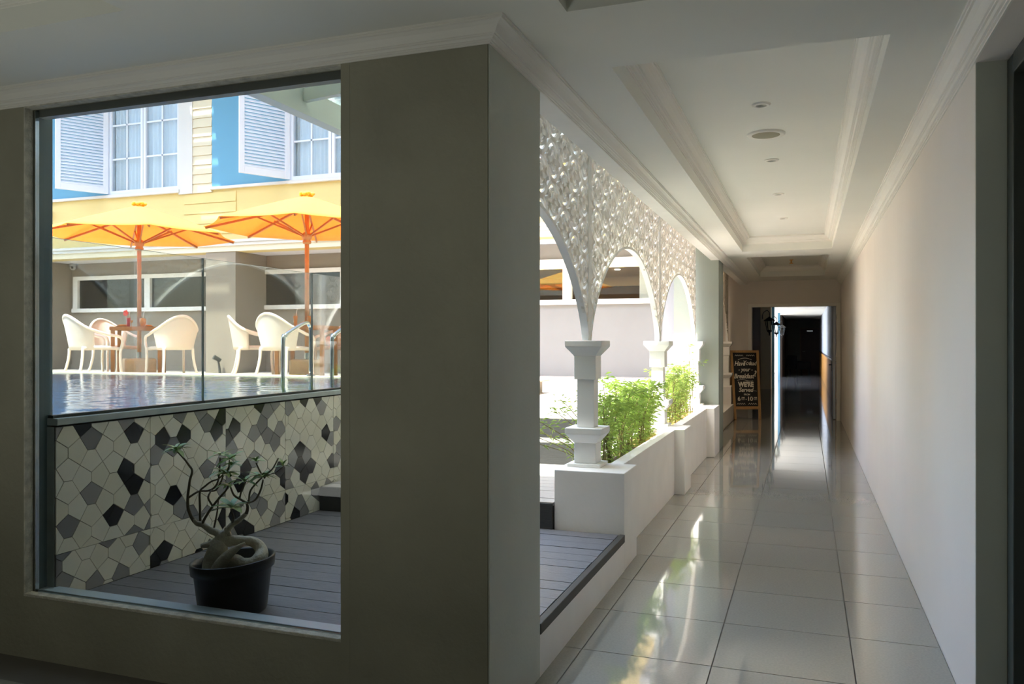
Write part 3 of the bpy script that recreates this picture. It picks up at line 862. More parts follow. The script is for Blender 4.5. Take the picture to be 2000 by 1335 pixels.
b = MB(); b.tube([(DX1 - .05, YEND + 1.15, 1.02), (DX1 - .10, YEND + 1.15, 1.02), (DX1 - .10, YEND + 1.02, 1.02)], .010, 8); b.box(DX1 - .056, YEND + 1.12, .90, DX1 - .05, YEND + 1.18, 1.10); b.build('door_handle', 'black_metal', leaf_)
for z in (.3, 1.1, 1.9):
    b = MB(); b.box(DX1 - .006, YEND + .03, z, DX1 + .002, YEND + .10, z + .10); b.build('hinge', 'chrome', door_1)
# dark corridor beyond
b = MB(); b.box(.62, YEND + .18, 0, .85, 44, 2.9)
wr2 = struct('wall_far_right', b, 'blue_wall', label='cool white wall with ochre dado beyond the doorway', cat='wall')
b = MB(); b.box(.606, 17.8, 0, .62, 43, 1.0); struct('dado', b, 'ochre', wr2)
b = MB(); b.box(.598, 17.8, 1.0, .62, 43, 1.05); struct('dado_rail', b, 'door_brown', wr2)
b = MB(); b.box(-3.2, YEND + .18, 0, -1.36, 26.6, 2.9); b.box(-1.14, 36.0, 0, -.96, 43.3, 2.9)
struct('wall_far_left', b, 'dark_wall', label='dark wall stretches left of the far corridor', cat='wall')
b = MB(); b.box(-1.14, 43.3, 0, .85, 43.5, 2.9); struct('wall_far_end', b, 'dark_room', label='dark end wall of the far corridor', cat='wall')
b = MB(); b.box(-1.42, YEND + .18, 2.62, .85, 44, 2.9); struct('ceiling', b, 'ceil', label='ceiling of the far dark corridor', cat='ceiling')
b = MB(); b.box(-1.40, 26.6, 0, -1.045, 27.3, 2.62); pf = struct('pillar', b, 'cream', label='cream post with blue edge in the far corridor', cat='pillar')
b = MB(); b.box(-1.395, 27.3, 0, -.972, 27.6, 2.62); struct('blue_edge', b, 'blue', pf)
b = MB(); b.box(-1.054, 33.3, 0, -.975, 33.7, 2.62); struct('pillar', b, 'blue', label='bright blue post at the far side opening', cat='pillar')
b = MB(); b.box(-4.2, 25, 0, -1.42, 44, .02); struct('yard', b, 'white_ext', label='bright paved yard outside the far opening', cat='ground')
b = MB(); b.box(-5.0, 24, 0, -4.2, 45, 3.4); b.box(-4.2, 44.0, 0, -1.14, 44.2, 3.4); struct('wall_yard', b, 'white_ext', label='sunlit white wall outside the far opening', cat='wall')
d2o = tag(empty('door_2', (0, 0, 0)), 'dark brown door at the far end of the passage', 'door', None, 'structure')
b = MB(); b.box(-.24, 43.24, 0, .64, 43.29, 2.12); struct('door_leaf', b, 'door_brown', d2o)
b = MB(); b.box(-.31, 43.23, 0, -.24, 43.3, 2.19); b.box(-.24, 43.23, 2.12, .62, 43.3, 2.19); struct('door_frame', b, 'brown', d2o)
b = MB(); b.box(.02, 43.20, 2.0, .30, 43.24, 2.06); b.tube([(-.18, 43.24, 1.0), (-.18, 43.18, 1.0), (-.06, 43.18, 1.0)], .012, 6); b.build('door_closer', 'chrome', d2o)
t = thing('lounge_chair', 'dark low chair in shadow beside the far brown door', 'chair', (-.32, 41.0, 0), .5)
b = MB(); b.box(-.36, -.36, .18, .36, .36, .40); b.build('seat', 'dark_seat', t, bevel=.04)
b = MB(); b.box(-.42, -.36, .18, -.30, .42, .85); b.build('backrest', 'dark_seat', t, bevel=.05)
for s_ in (-1, 1):
    b = MB(); b.box(-.36, s_ * .40 - .06, .18, .36, s_ * .40 + .06, .55); b.build('arm', 'dark_seat', t, bevel=.03)
for sx in (-1, 1):
    for sy in (-1, 1):
        b = MB(); b.box(sx * .3 - .03, sy * .36 - .03, 0, sx * .3 + .03, sy * .36 + .03, .18); b.build('leg', 'black_metal', t)
def lantern(x, y, z, label):
    t = thing('wall_lantern', label, 'lantern', (x, y, z), 0, 'black wall lanterns in the far corridor')
    b = MB(); b.tube(catmull([(-.16, 0, .12), (-.15, 0, .26), (-.06, 0, .33), (0, 0, .27), (0, 0, .17)], 6), .010, 6); b.build('bracket', 'black_metal', t)
    b = MB(); b.lathe([(0, .19), (.02, .17), (.13, .09), (.14, .075), (.10, .07), (.0, .07)], 6); b.build('cap', 'black_metal', t)
    b = MB()
    for k in range(6):
        a = 2 * pi * k / 6; b.tube([(.105 * cos(a), .105 * sin(a), .075), (.06 * cos(a), .06 * sin(a), -.16)], .008, 5)
    b.lathe([(.0, -.15), (.066, -.155), (.06, -.19), (.02, -.22), (.012, -.29), (0, -.30)], 6); b.build('cage', 'black_metal', t)
    b = MB(); b.lathe([(.097, .07), (.055, -.15)], 6); b.build('pane', 'glass', t)
lantern(-.86, 21.0, 1.93, 'black iron lantern nearest the doorway')
lantern(-.87, 26.3, 1.93, 'black iron lantern second from the doorway')
lantern(-.83, 31.0, 1.93, 'black iron lantern deepest in the far corridor')

# ------------------------------------------------------------------ chalkboard A-frame sign
sg = thing('chalkboard_sign', 'wooden A-frame chalkboard sign with white breakfast lettering', 'sign', (-1.05, 15.98, 0), radians(21))
lean = radians(9)
bd = empty('front_board', (0, 0, 0), 0, sg); bd.rotation_euler = (-lean, 0, 0)
HB, WT, WB = 1.335, .275, .235
def xs_at(z, s_): return s_ * (WB + (WT - WB) * z / HB) - .0
b = MB()
for s_ in (-1, 1):
    b.add([(s_ * .235 - .024, -.015, 0), (s_ * .235 + .024, -.015, 0), (s_ * .235 + .024, .015, 0), (s_ * .235 - .024, .015, 0),
           (s_ * .255 - .024, -.015, HB), (s_ * .255 + .024, -.015, HB), (s_ * .255 + .024, .015, HB), (s_ * .255 - .024, .015, HB)],
          [(0, 3, 2, 1), (4, 5, 6, 7), (0, 1, 5, 4), (1, 2, 6, 5), (2, 3, 7, 6), (3, 0, 4, 7)])
b.box(-.235, -.0145, HB - .045, .235, .0145, HB - .001); b.box(-.22, -.0145, .20, .22, .0145, .255)
b.build('board_frame', 'sign_wood', bd, bevel=.003)
b = MB(); b.box(-.232, -.004, .255, .232, .006, HB - .045); b.build('chalkboard', 'chalk_black', bd)
b = MB()
for s_ in (-1, 1): b.beam((s_ * .215, .232, HB - .07), (s_ * .20, .56, .01), .036, .022, Vector((1, 0, 0)))
b.beam((-.21, .49, .26), (.21, .49, .26), .02, .03)
b.build('back_leg', 'sign_wood', sg)
def text(s_, x, z, size, shear=0.0, bold=0.0, align='CENTER', sx=1.0):
    cu = bpy.data.curves.new('letters', 'FONT'); cu.body = s_; cu.size = size; cu.shear = shear; cu.align_x = align; cu.offset = bold; cu.extrude = .0006; cu.resolution_u = 3
    cu.materials.append(M['chalk'])
    tmp = bpy.data.objects.new('letters', cu); COL.objects.link(tmp)
    me_ = bpy.data.meshes.new_from_object(tmp.evaluated_get(bpy.context.evaluated_depsgraph_get()))
    bpy.data.objects.remove(tmp)
    o = bpy.data.objects.new('lettering', me_); COL.objects.link(o); o.parent = bd; o.location = (x, -.0052, z); o.rotation_euler = (pi / 2, 0, 0); o.scale = (sx, 1, 1)
    return o
def chalk_line(pts, r=.004):
    b = MB(); strip(b, pts, r * 2, -.0062, -.0045, lambda *_: True)
    b.v = [(v[1], v[0], v[2]) for v in b.v]
    return b.build('chalk_stroke', 'chalk', bd)
text('Have', -.105, 1.04, .125, .32, .002, sx=.80); text('You', .035, 1.05, .125, .32, .002, sx=.8); text('had', .15, 1.045, .115, .32, .002, sx=.8)
text('- your -', .0, .93, .105, .32, .002, sx=.85)
text('Breakfast', -.035, .795, .125, .30, .003, sx=.82); text('?', .185, .83, .16, .1, .003)
text("WE'RE", .0, .635, .125, 0, .007, sx=.82)
text('Served', -.01, .535, .115, .32, .003, sx=.86)
text('FROM', .01, .468, .045, 0, .001)
text('6', -.145, .365, .11, 0, .003); text('AM', -.07, .405, .045, 0, .001); text('-', -.01, .37, .10); text('10', .065, .365, .11, 0, .003); text('AM', .165, .405, .045, 0, .001)
chalk_line([(-.10, .385), (-.04, .385)], .003); chalk_line([(.135, .385), (.195, .385)], .003)
chalk_line([(-.13 + .26 * k / 10, 1.155 + .03 * sin(pi * k / 10)) for k in range(11)], .004)
chalk_line([(-.16 + .33 * k / 10, .755 + .014 * sin(2 * pi * k / 10)) for k in range(11)], .003)
chalk_line([(.10 + .10 * k / 6, .545 + .010 * sin(pi * k / 6)) for k in range(7)], .003)
for z in (1.235, .305):
    for x0 in (-.19, .03):
        chalk_line([(x0 + .16 * k / 8, z + (.014 if k % 2 else -.012)) for k in range(9)], .003)

# ------------------------------------------------------------------ potted adenium outside the window
PD = 3.77
pc = at(455, 1189, PD); pc.z = ZD
ad = thing('potted_adenium', 'small desert rose tree with swollen trunk in black pot', 'plant', pc)
def P3(u, v, dd=0.0): return at(u, v, PD + dd) - pc
shear = lambda x, y, z: (x * cos(PSI) + y * sin(PSI)) * .075 * max(0, min(1, z / .2))
b = MB(); b.lathe([(0, .001), (.150, .001), (.153, .006), (.174, .188), (.187, .192), (.191, .238), (.187, .242), (.177, .238), (.170, .20), (.165, .17), (0, .165)], 48, shear=shear); b.build('pot', 'plastic_black', ad, smooth=True)
b = MB(); b.lathe([(.168, .172), (.10, .182), (.05, .186), (0, .186)], 24, shear=shear); b.build('soil', 'soil', ad, smooth=True)
PXM = FPX / PD
def limb(b, pts, rads, n=10, dens=5):
    q = catmull(pts, dens); b.tube(q, lerp_list([r_ / PXM for r_ in rads], len(q)), n)
b = MB()
limb(b, [P3(424, 1118), P3(423, 1092), P3(426, 1072, -.01), P3(432, 1054), P3(436, 1044), P3(440, 1036)], [30, 25, 19, 14, 11, 5], 16)
limb(b, [P3(440, 1056), P3(456, 1055), P3(474, 1055, .02), P3(492, 1057, .03), P3(506, 1066, .03), P3(511, 1080, .01), P3(505, 1093, -.03), P3(492, 1101, -.05), P3(474, 1100, -.05), P3(459, 1095, -.03), P3(450, 1108)], [12, 10, 9, 9.5, 11, 13, 14, 13, 11, 13, 15], 14)
limb(b, [P3(479, 1060, -.07), P3(466, 1068, -.08), P3(452, 1078, -.08), P3(436, 1094, -.07), P3(424, 1114, -.05)], [2.5, 5, 8, 11, 14], 12)
limb(b, [P3(393, 1065, -.02), P3(404, 1064, -.02), P3(416, 1061, -.01), P3(428, 1054)], [4, 6, 8, 9], 12)
limb(b, [P3(409, 1058), P3(412, 1052)], [4, 3], 8)
limb(b, [P3(434, 1052), P3(424, 1040), P3(413, 1035.6), P3(397.5, 1024.6), P3(385, 1021.5), P3(378, 1014)], [9, 7.5, 7, 6, 5, 3.5], 12)
limb(b, [P3(440, 1050), P3(442, 1040), P3(452.6, 1024.6, .01), P3(466.7, 1015, .01), P3(481, 1002.6)], [8, 6.5, 5.5, 5, 4], 12)
limb(b, [P3(448, 1046), P3(443, 1034), P3(440, 1030)], [5, 5, 3], 8)
b.build('trunk', 'bark', ad, smooth=True)
def br(pts, rads):
    b = MB(); n = len(pts)
    limb(b, [P3(*p_) for p_ in pts], rads, 7, 4); b.build('branch', 'twig', ad, smooth=True)
br([(381, 1019), (374, 1008.9), (367.6, 991.6), (366.9, 971), (369, 952), (370.8, 938), (375.5, 919), (369, 908), (359.8, 895.6), (347, 882)], [4, 3.6, 3.2, 2.8, 2.6, 2.4, 2.2, 2, 1.8, 1.6])
br([(397.5, 1022, 0), (397.5, 1016.7, -.01), (413, 991.6, -.02), (430.6, 969.5, -.02), (441.6, 957, -.02), (446, 948, -.02)], [3, 2.8, 2.4, 2.2, 1.8, 1.4])
br([(369, 971), (388, 959.3, .02), (407, 957.8, .03), (419.5, 950.7, .03), (426, 938, .03), (428.5, 922, .03), (430, 893, .03)], [2.2, 2, 2, 1.9, 1.8, 1.7, 1.5])
br([(407, 957.8, .03), (421, 957, .02), (430, 944, .01), (436, 928, .0)], [1.8, 1.8, 1.7, 1.5])
br([(392, 1020, .01), (391, 1013.6, .01), (390.5, 988.4, .02), (390.5, 960, .02), (400.7, 949, .02), (413, 939.7, .02), (425.8, 935, .02), (436, 926, .02)], [2.6, 2.6, 2.3, 2.1, 1.9, 1.8, 1.6, 1.4])
br([(415, 987, -.02), (407, 972.7, -.02), (410, 961.7, 0), (413, 957, .02)], [2, 1.9, 1.8, 1.6])
br([(481, 1002.6), (483.5, 991.6), (481, 982), (471.5, 975.8, -.01), (457, 966.4, -.02), (450, 950, -.02)], [3.6, 3, 2.4, 2.2, 2, 1.6])
br([(481, 982), (498, 975.8, .02), (509, 957, .02), (514, 936, .02)], [2.4, 2.2, 2, 1.6])
br([(486, 979), (488.8, 958.5, .02), (501, 942.8, .03), (512, 932, .03)], [2, 1.9, 1.8, 1.4])
br([(468, 973, -.01), (471.5, 958.5, 0), (477.7, 943, .01)], [2, 1.8, 1.4])
br([(516, 934, .02), (523, 923, .03), (532.8, 914.5, .03), (543.8, 894, .03)], [1.8, 1.6, 1.5, 1.4])
br([(520, 928, .03), (538, 922, .04), (552, 911, .04)], [1.5, 1.3, 1.1])
br([(513, 928, .02), (507, 918, .02), (500, 903, .02)], [1.6, 1.5, 1.3])
br([(438, 925, .02), (446, 915, .02), (448, 898, .02)], [1.6, 1.5, 1.3])
br([(452.6, 1024.6, .01), (456, 1010, -.01), (451, 994, -.03)], [2.6, 2.2, 1.8])
br([(418, 1030, 0), (424, 1000, .02), (427, 970, .02)], [2, 1.6, 1.2])
def leaf_mesh(name, m, L_=1.0, W_=.30, droop=.35):
    b = MB(); n = 6; vs = []; fs = []
    for k in range(n + 1):
        t_ = k / n; wd_ = W_ * (sin(pi * min(1, t_ ** .75 * .98 + .02)) ** .9) * (0.55 + .6 * t_) * .8
        z = .18 * t_ - droop * t_ * t_
        vs += [(L_ * t_, -wd_, z + .06 * wd_ / W_), (L_ * t_, 0, z), (L_ * t_, wd_, z + .06 * wd_ / W_)]
    for k in range(n):
        a = k * 3; c_ = a + 3
        fs += [(a, c_, c_ + 1, a + 1), (a + 1, c_ + 1, c_ + 2, a + 2)]
    b.add(vs, fs); me_ = b.mesh(name, m, smooth=True); return me_
lm1 = leaf_mesh('leaf', 'leaf', 1, .24, .5); lm2 = leaf_mesh('leaf', 'leaf2', 1, .22, .42)
rl = random.Random(5)
def rosette(u, v, size, n, dd=0.0, up_=.25):
    c_ = P3(u, v, dd)
    for k in range(n):
        a = 2 * pi * k / n * 1.0 + rl.uniform(-.25, .25)
        L_ = size / PXM * rl.uniform(1.0, 1.4)
        e_ = rl.uniform(-.1, up_ + .55)
        o = inst('leaf', lm1 if rl.random() < .62 else lm2, ad, loc=c_, rot=(rl.uniform(-.25, .25), -e_, a), scale=(L_, L_ * rl.uniform(.85, 1.1), L_))
rosette(346, 879, 25, 11); rosette(342, 876, 18, 6)
rosette(431, 889, 24, 11, .03); rosette(449, 897, 24, 11, .02); rosette(452, 908, 18, 6, .01)
rosette(430, 922, 22, 9, .03); rosette(441, 925, 26, 11, .01); rosette(450, 931, 18, 7, .0)
rosette(446, 946, 20, 9, -.02); rosette(477, 941, 23, 10, .01); rosette(514, 932, 28, 12, .02); rosette(506, 930, 20, 7, .02)
rosette(500, 901, 17, 9, .02, .5); rosette(452, 993, 36, 9, -.03, .35); rosette(552, 910, 15, 5, .04, .8)
# fallen leaf on the deck
fl = MB(); fl.grid(lambda a, c_: (.075 * (a - .5), .035 * (c_ - .5) * (1 - 3 * (a - .5) ** 2), .004 + .018 * (a - .5) ** 2 * 4 * (.4 + .6 * c_)), 8, 5)
o = fl.build('fallen_leaf', 'dry_leaf', solid=.0012); o.location = (-3.15, YWB + .085, ZD + .002); tag(o, 'curled yellow fallen leaf on the deck by the sill', 'leaf')

# ------------------------------------------------------------------ planter shrubs
def shrub(name, x, y, h, label, group, nst=7, nlf=330, spread=.14, seed=0, lean_=(0, 0)):
    rr = random.Random(seed)
    t = thing(name, label, 'shrub', (x, y, .535), 0, group)
    sb = MB(); lb = MB()
    for s_ in range(nst):
        a = rr.uniform(0, 2 * pi); sp = spread * rr.uniform(.3, 1.0)
        hh = h * rr.uniform(.62, 1.05)
        tip = Vector((cos(a) * sp + lean_[0], sin(a) * sp * 1.5 + lean_[1], hh))
        mid = Vector((tip.x * .35, tip.y * .35, hh * .55)); st = Vector((rr.uniform(-.03, .03), rr.uniform(-.06, .06), -.02))
        end = tip + Vector((cos(a) * .05, sin(a) * .07, -.02 * rr.random()))
        q = catmull([st, mid, tip, end], 6)
        sb.tube(q, lerp_list([.004, .0028, .0014], len(q)), 4)
        for k in range(nlf // nst):
            f = rr.random() ** .75
            i = min(int(f * (len(q) - 1)), len(q) - 2); p_ = q[i].lerp(q[i + 1], f * (len(q) - 1) - i)
            a2 = rr.uniform(0, 2 * pi); L_ = rr.uniform(.035, .075)
            side = Vector((cos(a2), sin(a2), rr.uniform(-.5, .9))).normalized()
            off = rr.uniform(0, .05)
            p_ = p_ + side * off
            d2_ = (side + Vector((0, 0, -.75))).normalized()
            wv = side.cross(Vector((0, 0, 1)))
            if wv.length < .01: wv = Vector((1, 0, 0))
            wv = wv.normalized() * rr.uniform(.0020, .0036)
            m1 = p_ + side * L_ * .5; e1 = m1 + d2_ * L_ * .5
            lb.add([p_, m1 - wv, e1, m1 + wv], [(0, 1, 2), (0, 2, 3)])
    tag(sb.build('stems', 'stem', t), kind='stuff'); tag(lb.build('foliage', 'shrub_leaf', t), kind='stuff')
rs = random.Random(3)
for k in range(13):
    y = 5.83 + k * .16
    h = .46 + .12 * rs.random() + (.12 if k in (2, 3) else 0)
    shrub('willow_leaf_shrub', -1.41 + rs.uniform(-.035, .035), y, h, 'feathery narrow-leaved shrub packed between first and second column', 'shrubs between the first and second column', 8, 470, .14, 100 + k)
for k in range(9):
    y = 8.55 + k * .22
    h = .50 + .13 * rs.random()
    shrub('willow_leaf_shrub', -1.41 + rs.uniform(-.035, .035), y + .06, h, 'sunlit feathery shrub packed between second and third column', 'shrubs between the second and third column', 8, 380, .14, 200 + k)
shrub('willow_leaf_shrub', -1.46, 5.72, .36, 'low shrub whose sprays reach out left of the first column', None, 6, 190, .2, 301, (-.34, -.10))
shrub('willow_leaf_shrub', -1.47, 5.95, .62, 'tall sparse shrub showing left of the first column', None, 5, 110, .12, 302, (-.20, -.05))
shrub('willow_leaf_shrub', -1.38, 10.35, .95, 'tallest wispy shrub beside the third column', None, 3, 70, .10, 303)

# ------------------------------------------------------------------ building across the pool
YF = 14.80
hb = thing('hotel_building', 'yellow and blue hotel building across the pool', 'building', (-10, YF, 0))
def hbp(b, name, m, parent=None, **k):
    off = Vector((-10, YF, 0)); b.v = [tuple(Vector(p_) - off) for p_ in b.v]
    return b.build(name, m, parent or hb, **k)
WZ0, WZ1 = 4.97, 7.45
def windows_x(): return [(-15.62, -13.52), (-10.52, -8.42), (-5.6, -3.5)]
b = MB()
xcur = -22.0
for (a, c_) in windows_x():
    b.box(xcur, YF + .06, 3.5, a, YF + .4, 9.0); xcur = c_
    b.box(a, YF + .06, 3.5, c_, YF + .4, WZ0); b.box(a, YF + .06, WZ1, c_, YF + .4, 9.0)
b.box(xcur, YF + .06, 3.5, -2.03, YF + .4, 9.0)
hbp(b, 'upper_wall', 'yellow')
# white pilasters
for x0, x1 in ((-13.52, -13.13), (-8.42, -8.0)):
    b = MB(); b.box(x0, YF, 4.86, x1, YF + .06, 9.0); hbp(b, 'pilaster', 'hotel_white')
# clapboard strip: each board a part
for x0, x1 in ((-13.13, -12.60), (-8.0, -7.5)):
    q = MB(); q.add([(x0, YF + .012, 0), (x1, YF + .012, 0), (x1, YF + .06, 0), (x0, YF + .06, 0), (x0, YF + .035, .208), (x1, YF + .035, .208), (x1, YF + .06, .208), (x0, YF + .06, .208)],
                    [(0, 3, 2, 1), (4, 5, 6, 7), (0, 1, 5, 4), (1, 2, 6, 5), (2, 3, 7, 6), (3, 0, 4, 7)])
    q.v = [tuple(Vector(p_) - Vector((-10, YF, 0))) for p_ in q.v]; mq = q.mesh('clapboard', 'cream')
    for k in range(17): inst('clapboard', mq, hb, loc=(0, 0, 4.86 + .212 * k - .0))
q = MB(); q.add([(-13.4, YF + .03, 0), (-11.95, YF + .03, 0), (-11.95, YF + .06, 0), (-13.4, YF + .06, 0), (-13.4, YF + .048, .23), (-11.95, YF + .048, .23), (-11.95, YF + .06, .23), (-13.4, YF + .06, .23)],
                [(0, 3, 2, 1), (4, 5, 6, 7), (0, 1, 5, 4), (1, 2, 6, 5), (2, 3, 7, 6), (3, 0, 4, 7)])
q.v = [tuple(Vector(p_) - Vector((-10, YF, 0))) for p_ in q.v]; mq = q.mesh('clapboard', 'yellow')
for k in range(4): inst('clapboard', mq, hb, loc=(0, 0, 3.92 + .235 * k))
# blue panels behind the shutters
for x0, x1 in ((-18.6, -15.62), (-12.59, -10.52), (-7.5, -5.6)):
    b = MB(); b.box(x0, YF + .02, WZ0, x1, YF + .062, 9.0); hbp(b, 'blue_panel', 'blue')
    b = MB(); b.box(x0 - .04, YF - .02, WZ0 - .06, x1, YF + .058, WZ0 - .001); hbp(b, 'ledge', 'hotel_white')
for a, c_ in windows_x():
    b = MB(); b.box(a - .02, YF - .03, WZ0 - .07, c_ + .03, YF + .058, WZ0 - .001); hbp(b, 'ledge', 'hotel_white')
    f = MB(); w_ = .07; xm = (a + c_) / 2
    f.box(a, YF + .02, WZ0, a + .09, YF + .12, WZ1); f.box(c_ - .05, YF + .02, WZ0, c_, YF + .12, WZ1); f.box(a + .09, YF + .02, WZ0, c_ - .05, YF + .12, WZ0 + .09); f.box(a + .09, YF + .02, WZ1 - .08, c_ - .05, YF + .12, WZ1)
    f.box(xm - .075, YF + .02, WZ0 + .09, xm - .008, YF + .12, WZ1 - .08); f.box(xm + .008, YF + .02, WZ0 + .09, xm + .075, YF + .12, WZ1 - .08)
    fo = hbp(f, 'window_frame', 'shutter')
    mu_ = MB()
    for (s0, s1) in ((a + .09, xm - .075), (xm + .075, c_ - .05)):
        xc_ = (s0 + s1) / 2; mu_.box(xc_ - .018, YF + .05, WZ0 + .09, xc_ + .018, YF + .09, WZ1 - .08)
        for z in (5.815, 6.615): mu_.box(s0, YF + .05, z - .018, s1, YF + .09, z + .018)
    off = Vector((-10, YF, 0)); mu_.v = [tuple(Vector(p_) - off) for p_ in mu_.v]
    mu_.build('muntin', 'shutter', fo)
    for (s0, s1) in ((a + .09, xm - .075), (xm + .075, c_ - .05)):
        g = MB(); g.box(s0, YF + .066, WZ0 + .09, s1, YF + .072, WZ1 - .08); g.v = [tuple(Vector(p_) - off) for p_ in g.v]; g.build('pane', 'glass_win', fo)
    cu = MB(); n = 150
    cu.grid(lambda s_, h_: (a + .05 + (c_ - a - .08) * s_ - 0 + 10, .155 + .03 * sin(s_ * 95 + 2 * sin(s_ * 17)) * (1 if h_ < .5 else .8), WZ0 - .05 + 2.6 * h_), n, 3)
    cu.build('curtain', 'curtain', fo, smooth=True)
    dk = MB(); dk.box(a, YF + .38, WZ0, c_, YF + .42, WZ1); hbp(dk, 'room_back', 'dark_room')
# louvred shutters, swung open
def shutter(hx, ang):
    t = empty('shutter', (hx + 10, -.01, WZ0 + .02), ang, hb)
    Lw, H_ = 1.12, 2.42
    b = MB(); b.box(0, -.025, 0, .11, .025, H_); b.box(Lw - .11, -.025, 0, Lw, .025, H_); b.box(.11, -.025, 0, Lw - .11, .025, .15); b.box(.11, -.025, H_ - .13, Lw - .11, .025, H_)
    b.build('stile', 'shutter', t, bevel=.004)
    q = MB(); q.add([(.11, .022, .0), (Lw - .11, .022, .0), (Lw - .11, -.022, .055), (.11, -.022, .055), (.11, .026, .012), (Lw - .11, .026, .012), (Lw - .11, -.018, .067), (.11, -.018, .067)],
                    [(0, 3, 2, 1), (4, 5, 6, 7), (0, 1, 5, 4), (1, 2, 6, 5), (2, 3, 7, 6), (3, 0, 4, 7)])
    mq_ = q.mesh('slat', 'shutter')
    for k in range(30): inst('slat', mq_, t, loc=(0, 0, .152 + k * .0712))
for a, c_ in windows_x():
    shutter(a + .02, radians(180 + 61))
# overhang, mouldings, soffit, ground floor
b = MB(); b.box(-22, YF - .02, 3.50, -2.03, YF + .06, 3.69); hbp(b, 'fascia', 'cream')
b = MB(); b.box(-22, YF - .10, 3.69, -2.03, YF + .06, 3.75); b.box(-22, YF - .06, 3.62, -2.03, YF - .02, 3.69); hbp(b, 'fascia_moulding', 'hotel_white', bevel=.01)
b = MB(); b.box(-22, YF + .061, 3.503, -2.04, 15.89, 3.56); hbp(b, 'soffit', 'soffit')
b = MB(); b.box(-12.743, YF, .787, -11.928, 15.89, 3.5); hbp(b, 'column', 'taupe')
# unseen roof slab added to shade the facade, slats for a sun patch
b = MB(); b.box(-24, YF - 2.3, 8.55, -13.4, YF + .4, 8.7); b.box(-12.75, YF - 2.3, 8.55, -2.03, YF + .4, 8.7)
for k in range(12): b.box(-13.4, YF - 2.3 + k * .21, 8.55, -12.75, YF - 2.3 + k * .21 + .10, 8.7)
hbp(b, 'shade_eave', 'white_ext')
def ribbon(x0, x1, y, mull, dark=True):
    z0, z1 = 2.24, 3.17
    f = MB(); f.box(x0, y - .06, z0, x0 + .15, y + .06, z1); f.box(x1 - .15, y - .06, z0, x1, y + .06, z1); f.box(x0 + .15, y - .06, z1 - .10, x1 - .15, y + .06, z1); f.box(x0 - .02, y - .09, z0, x1 + .02, y + .06, z0 + .10)
    for m_ in mull: f.box(m_ - .09, y - .06, z0 + .10, m_ + .09, y + .06, z1 - .10)
    fo = hbp(f, 'window_frame', 'win_frame', bevel=.005)
    edges = [x0 + .15] + [q for m_ in mull for q in (m_ - .09, m_ + .09)] + [x1 - .15]
    for k in range(0, len(edges), 2):
        g = MB(); g.box(edges[k], y + .015, z0 + .10, edges[k + 1], y + .023, z1 - .10); g.v = [tuple(Vector(p_) - Vector((-10, YF, 0))) for p_ in g.v]
        g.build('pane', 'glass_shop' if dark else 'glass', fo)
def wall_with_hole(x0, x1, y0, y1, hx0, hx1, hz0, hz1, zt, name, m):
    b = MB(); b.box(x0, y0, .6, hx0, y1, zt); b.box(hx1, y0, .6, x1, y1, zt); b.box(hx0, y0, .6, hx1, y1, hz0); b.box(hx0, y0, hz1, hx1, y1, zt); hbp(b, name, m)
wall_with_hole(-18.2, -12.74, 15.9, 16.1, -17.9, -13.0, 2.24, 3.17, 3.5, 'ground_wall', 'taupe')
wall_with_hole(-12.74, -8.0, 15.9, 16.1, -12.22, -9.75, 2.24, 3.17, 3.5, 'ground_wall', 'taupe')
ribbon(-17.9, -13.0, 15.9, (-15.45,)); ribbon(-12.22, -9.75, 15.9, ())
b = MB(); b.box(-22, YF, .6, -18.0, 16.1, 3.5); hbp(b, 'ground_wall', 'taupe')
b = MB(); b.box(-18.0, 17.8, .6, -8, 17.9, 3.5); b.box(-18, 16.1, .55, -8, 17.9, .6); b.box(-18.1, 16.1, .6, -18, 17.9, 3.5); b.box(-18, 16.1, 3.5, -8, 17.9, 3.55); hbp(b, 'dim_room', 'dark_room')
b = MB(); b.box(-18, 15.86, .787, -12.75, 15.899, .90); hbp(b, 'skirting', 'taupe')
# wall seen through the arches, with lit restaurant behind its windows
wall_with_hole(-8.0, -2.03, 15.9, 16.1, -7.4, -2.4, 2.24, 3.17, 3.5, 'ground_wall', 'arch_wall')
ribbon(-7.4, -2.4, 15.9, (-4.58, -6.2), False)
b = MB(); b.box(-8.0, 16.09, 3.34, -2.03, 23.2, 3.44); hbp(b, 'restaurant_ceiling', 'soffit')
b = MB(); b.box(-8.0, 23.0, .7, -2.03, 23.2, 3.1); b.box(-2.1, 16.11, .7, -2.0, 23.2, 3.3); b.box(-8.0, 16.11, .7, -7.95, 23.2, 3.3); b.box(-8.0, 16.11, .65, -2, 23.2, .7); hbp(b, 'restaurant_wall', 'brown')
b = MB(); b.box(-8.0, 22.8, 3.08, -2.1, 23.0, 3.34); hbp(b, 'restaurant_cornice', 'soffit')
b = MB(); b.box(-7.5, 18.6, 3.325, -2.6, 19.6, 3.339); hbp(b, 'cove_lamp', 'warm_lamp')
for x, y in ((-4.55, 20.4), (-3.2, 20.6)):
    b = MB(); b.lathe([(0, 0), (.06, 0), (.075, .012)], 14, c=(x, y, 3.325)); hbp(b, 'downlight', 'spot_lamp')
# gutter box on the left
t = thing('air_vent', 'white vent box under the blue ledge at left', 'vent', (-17.9, YF - .16, 4.55))
b = MB(); b.box(-.45, 0, 0, .45, .18, .16); b.build('housing', 'white_ext', t, bevel=.01)
b = MB()
for k in range(5): b.box(-.40, -.006, .02 + k * .026, .40, .002, .034 + k * .026)
b.build('louvre', 'soffit', t)
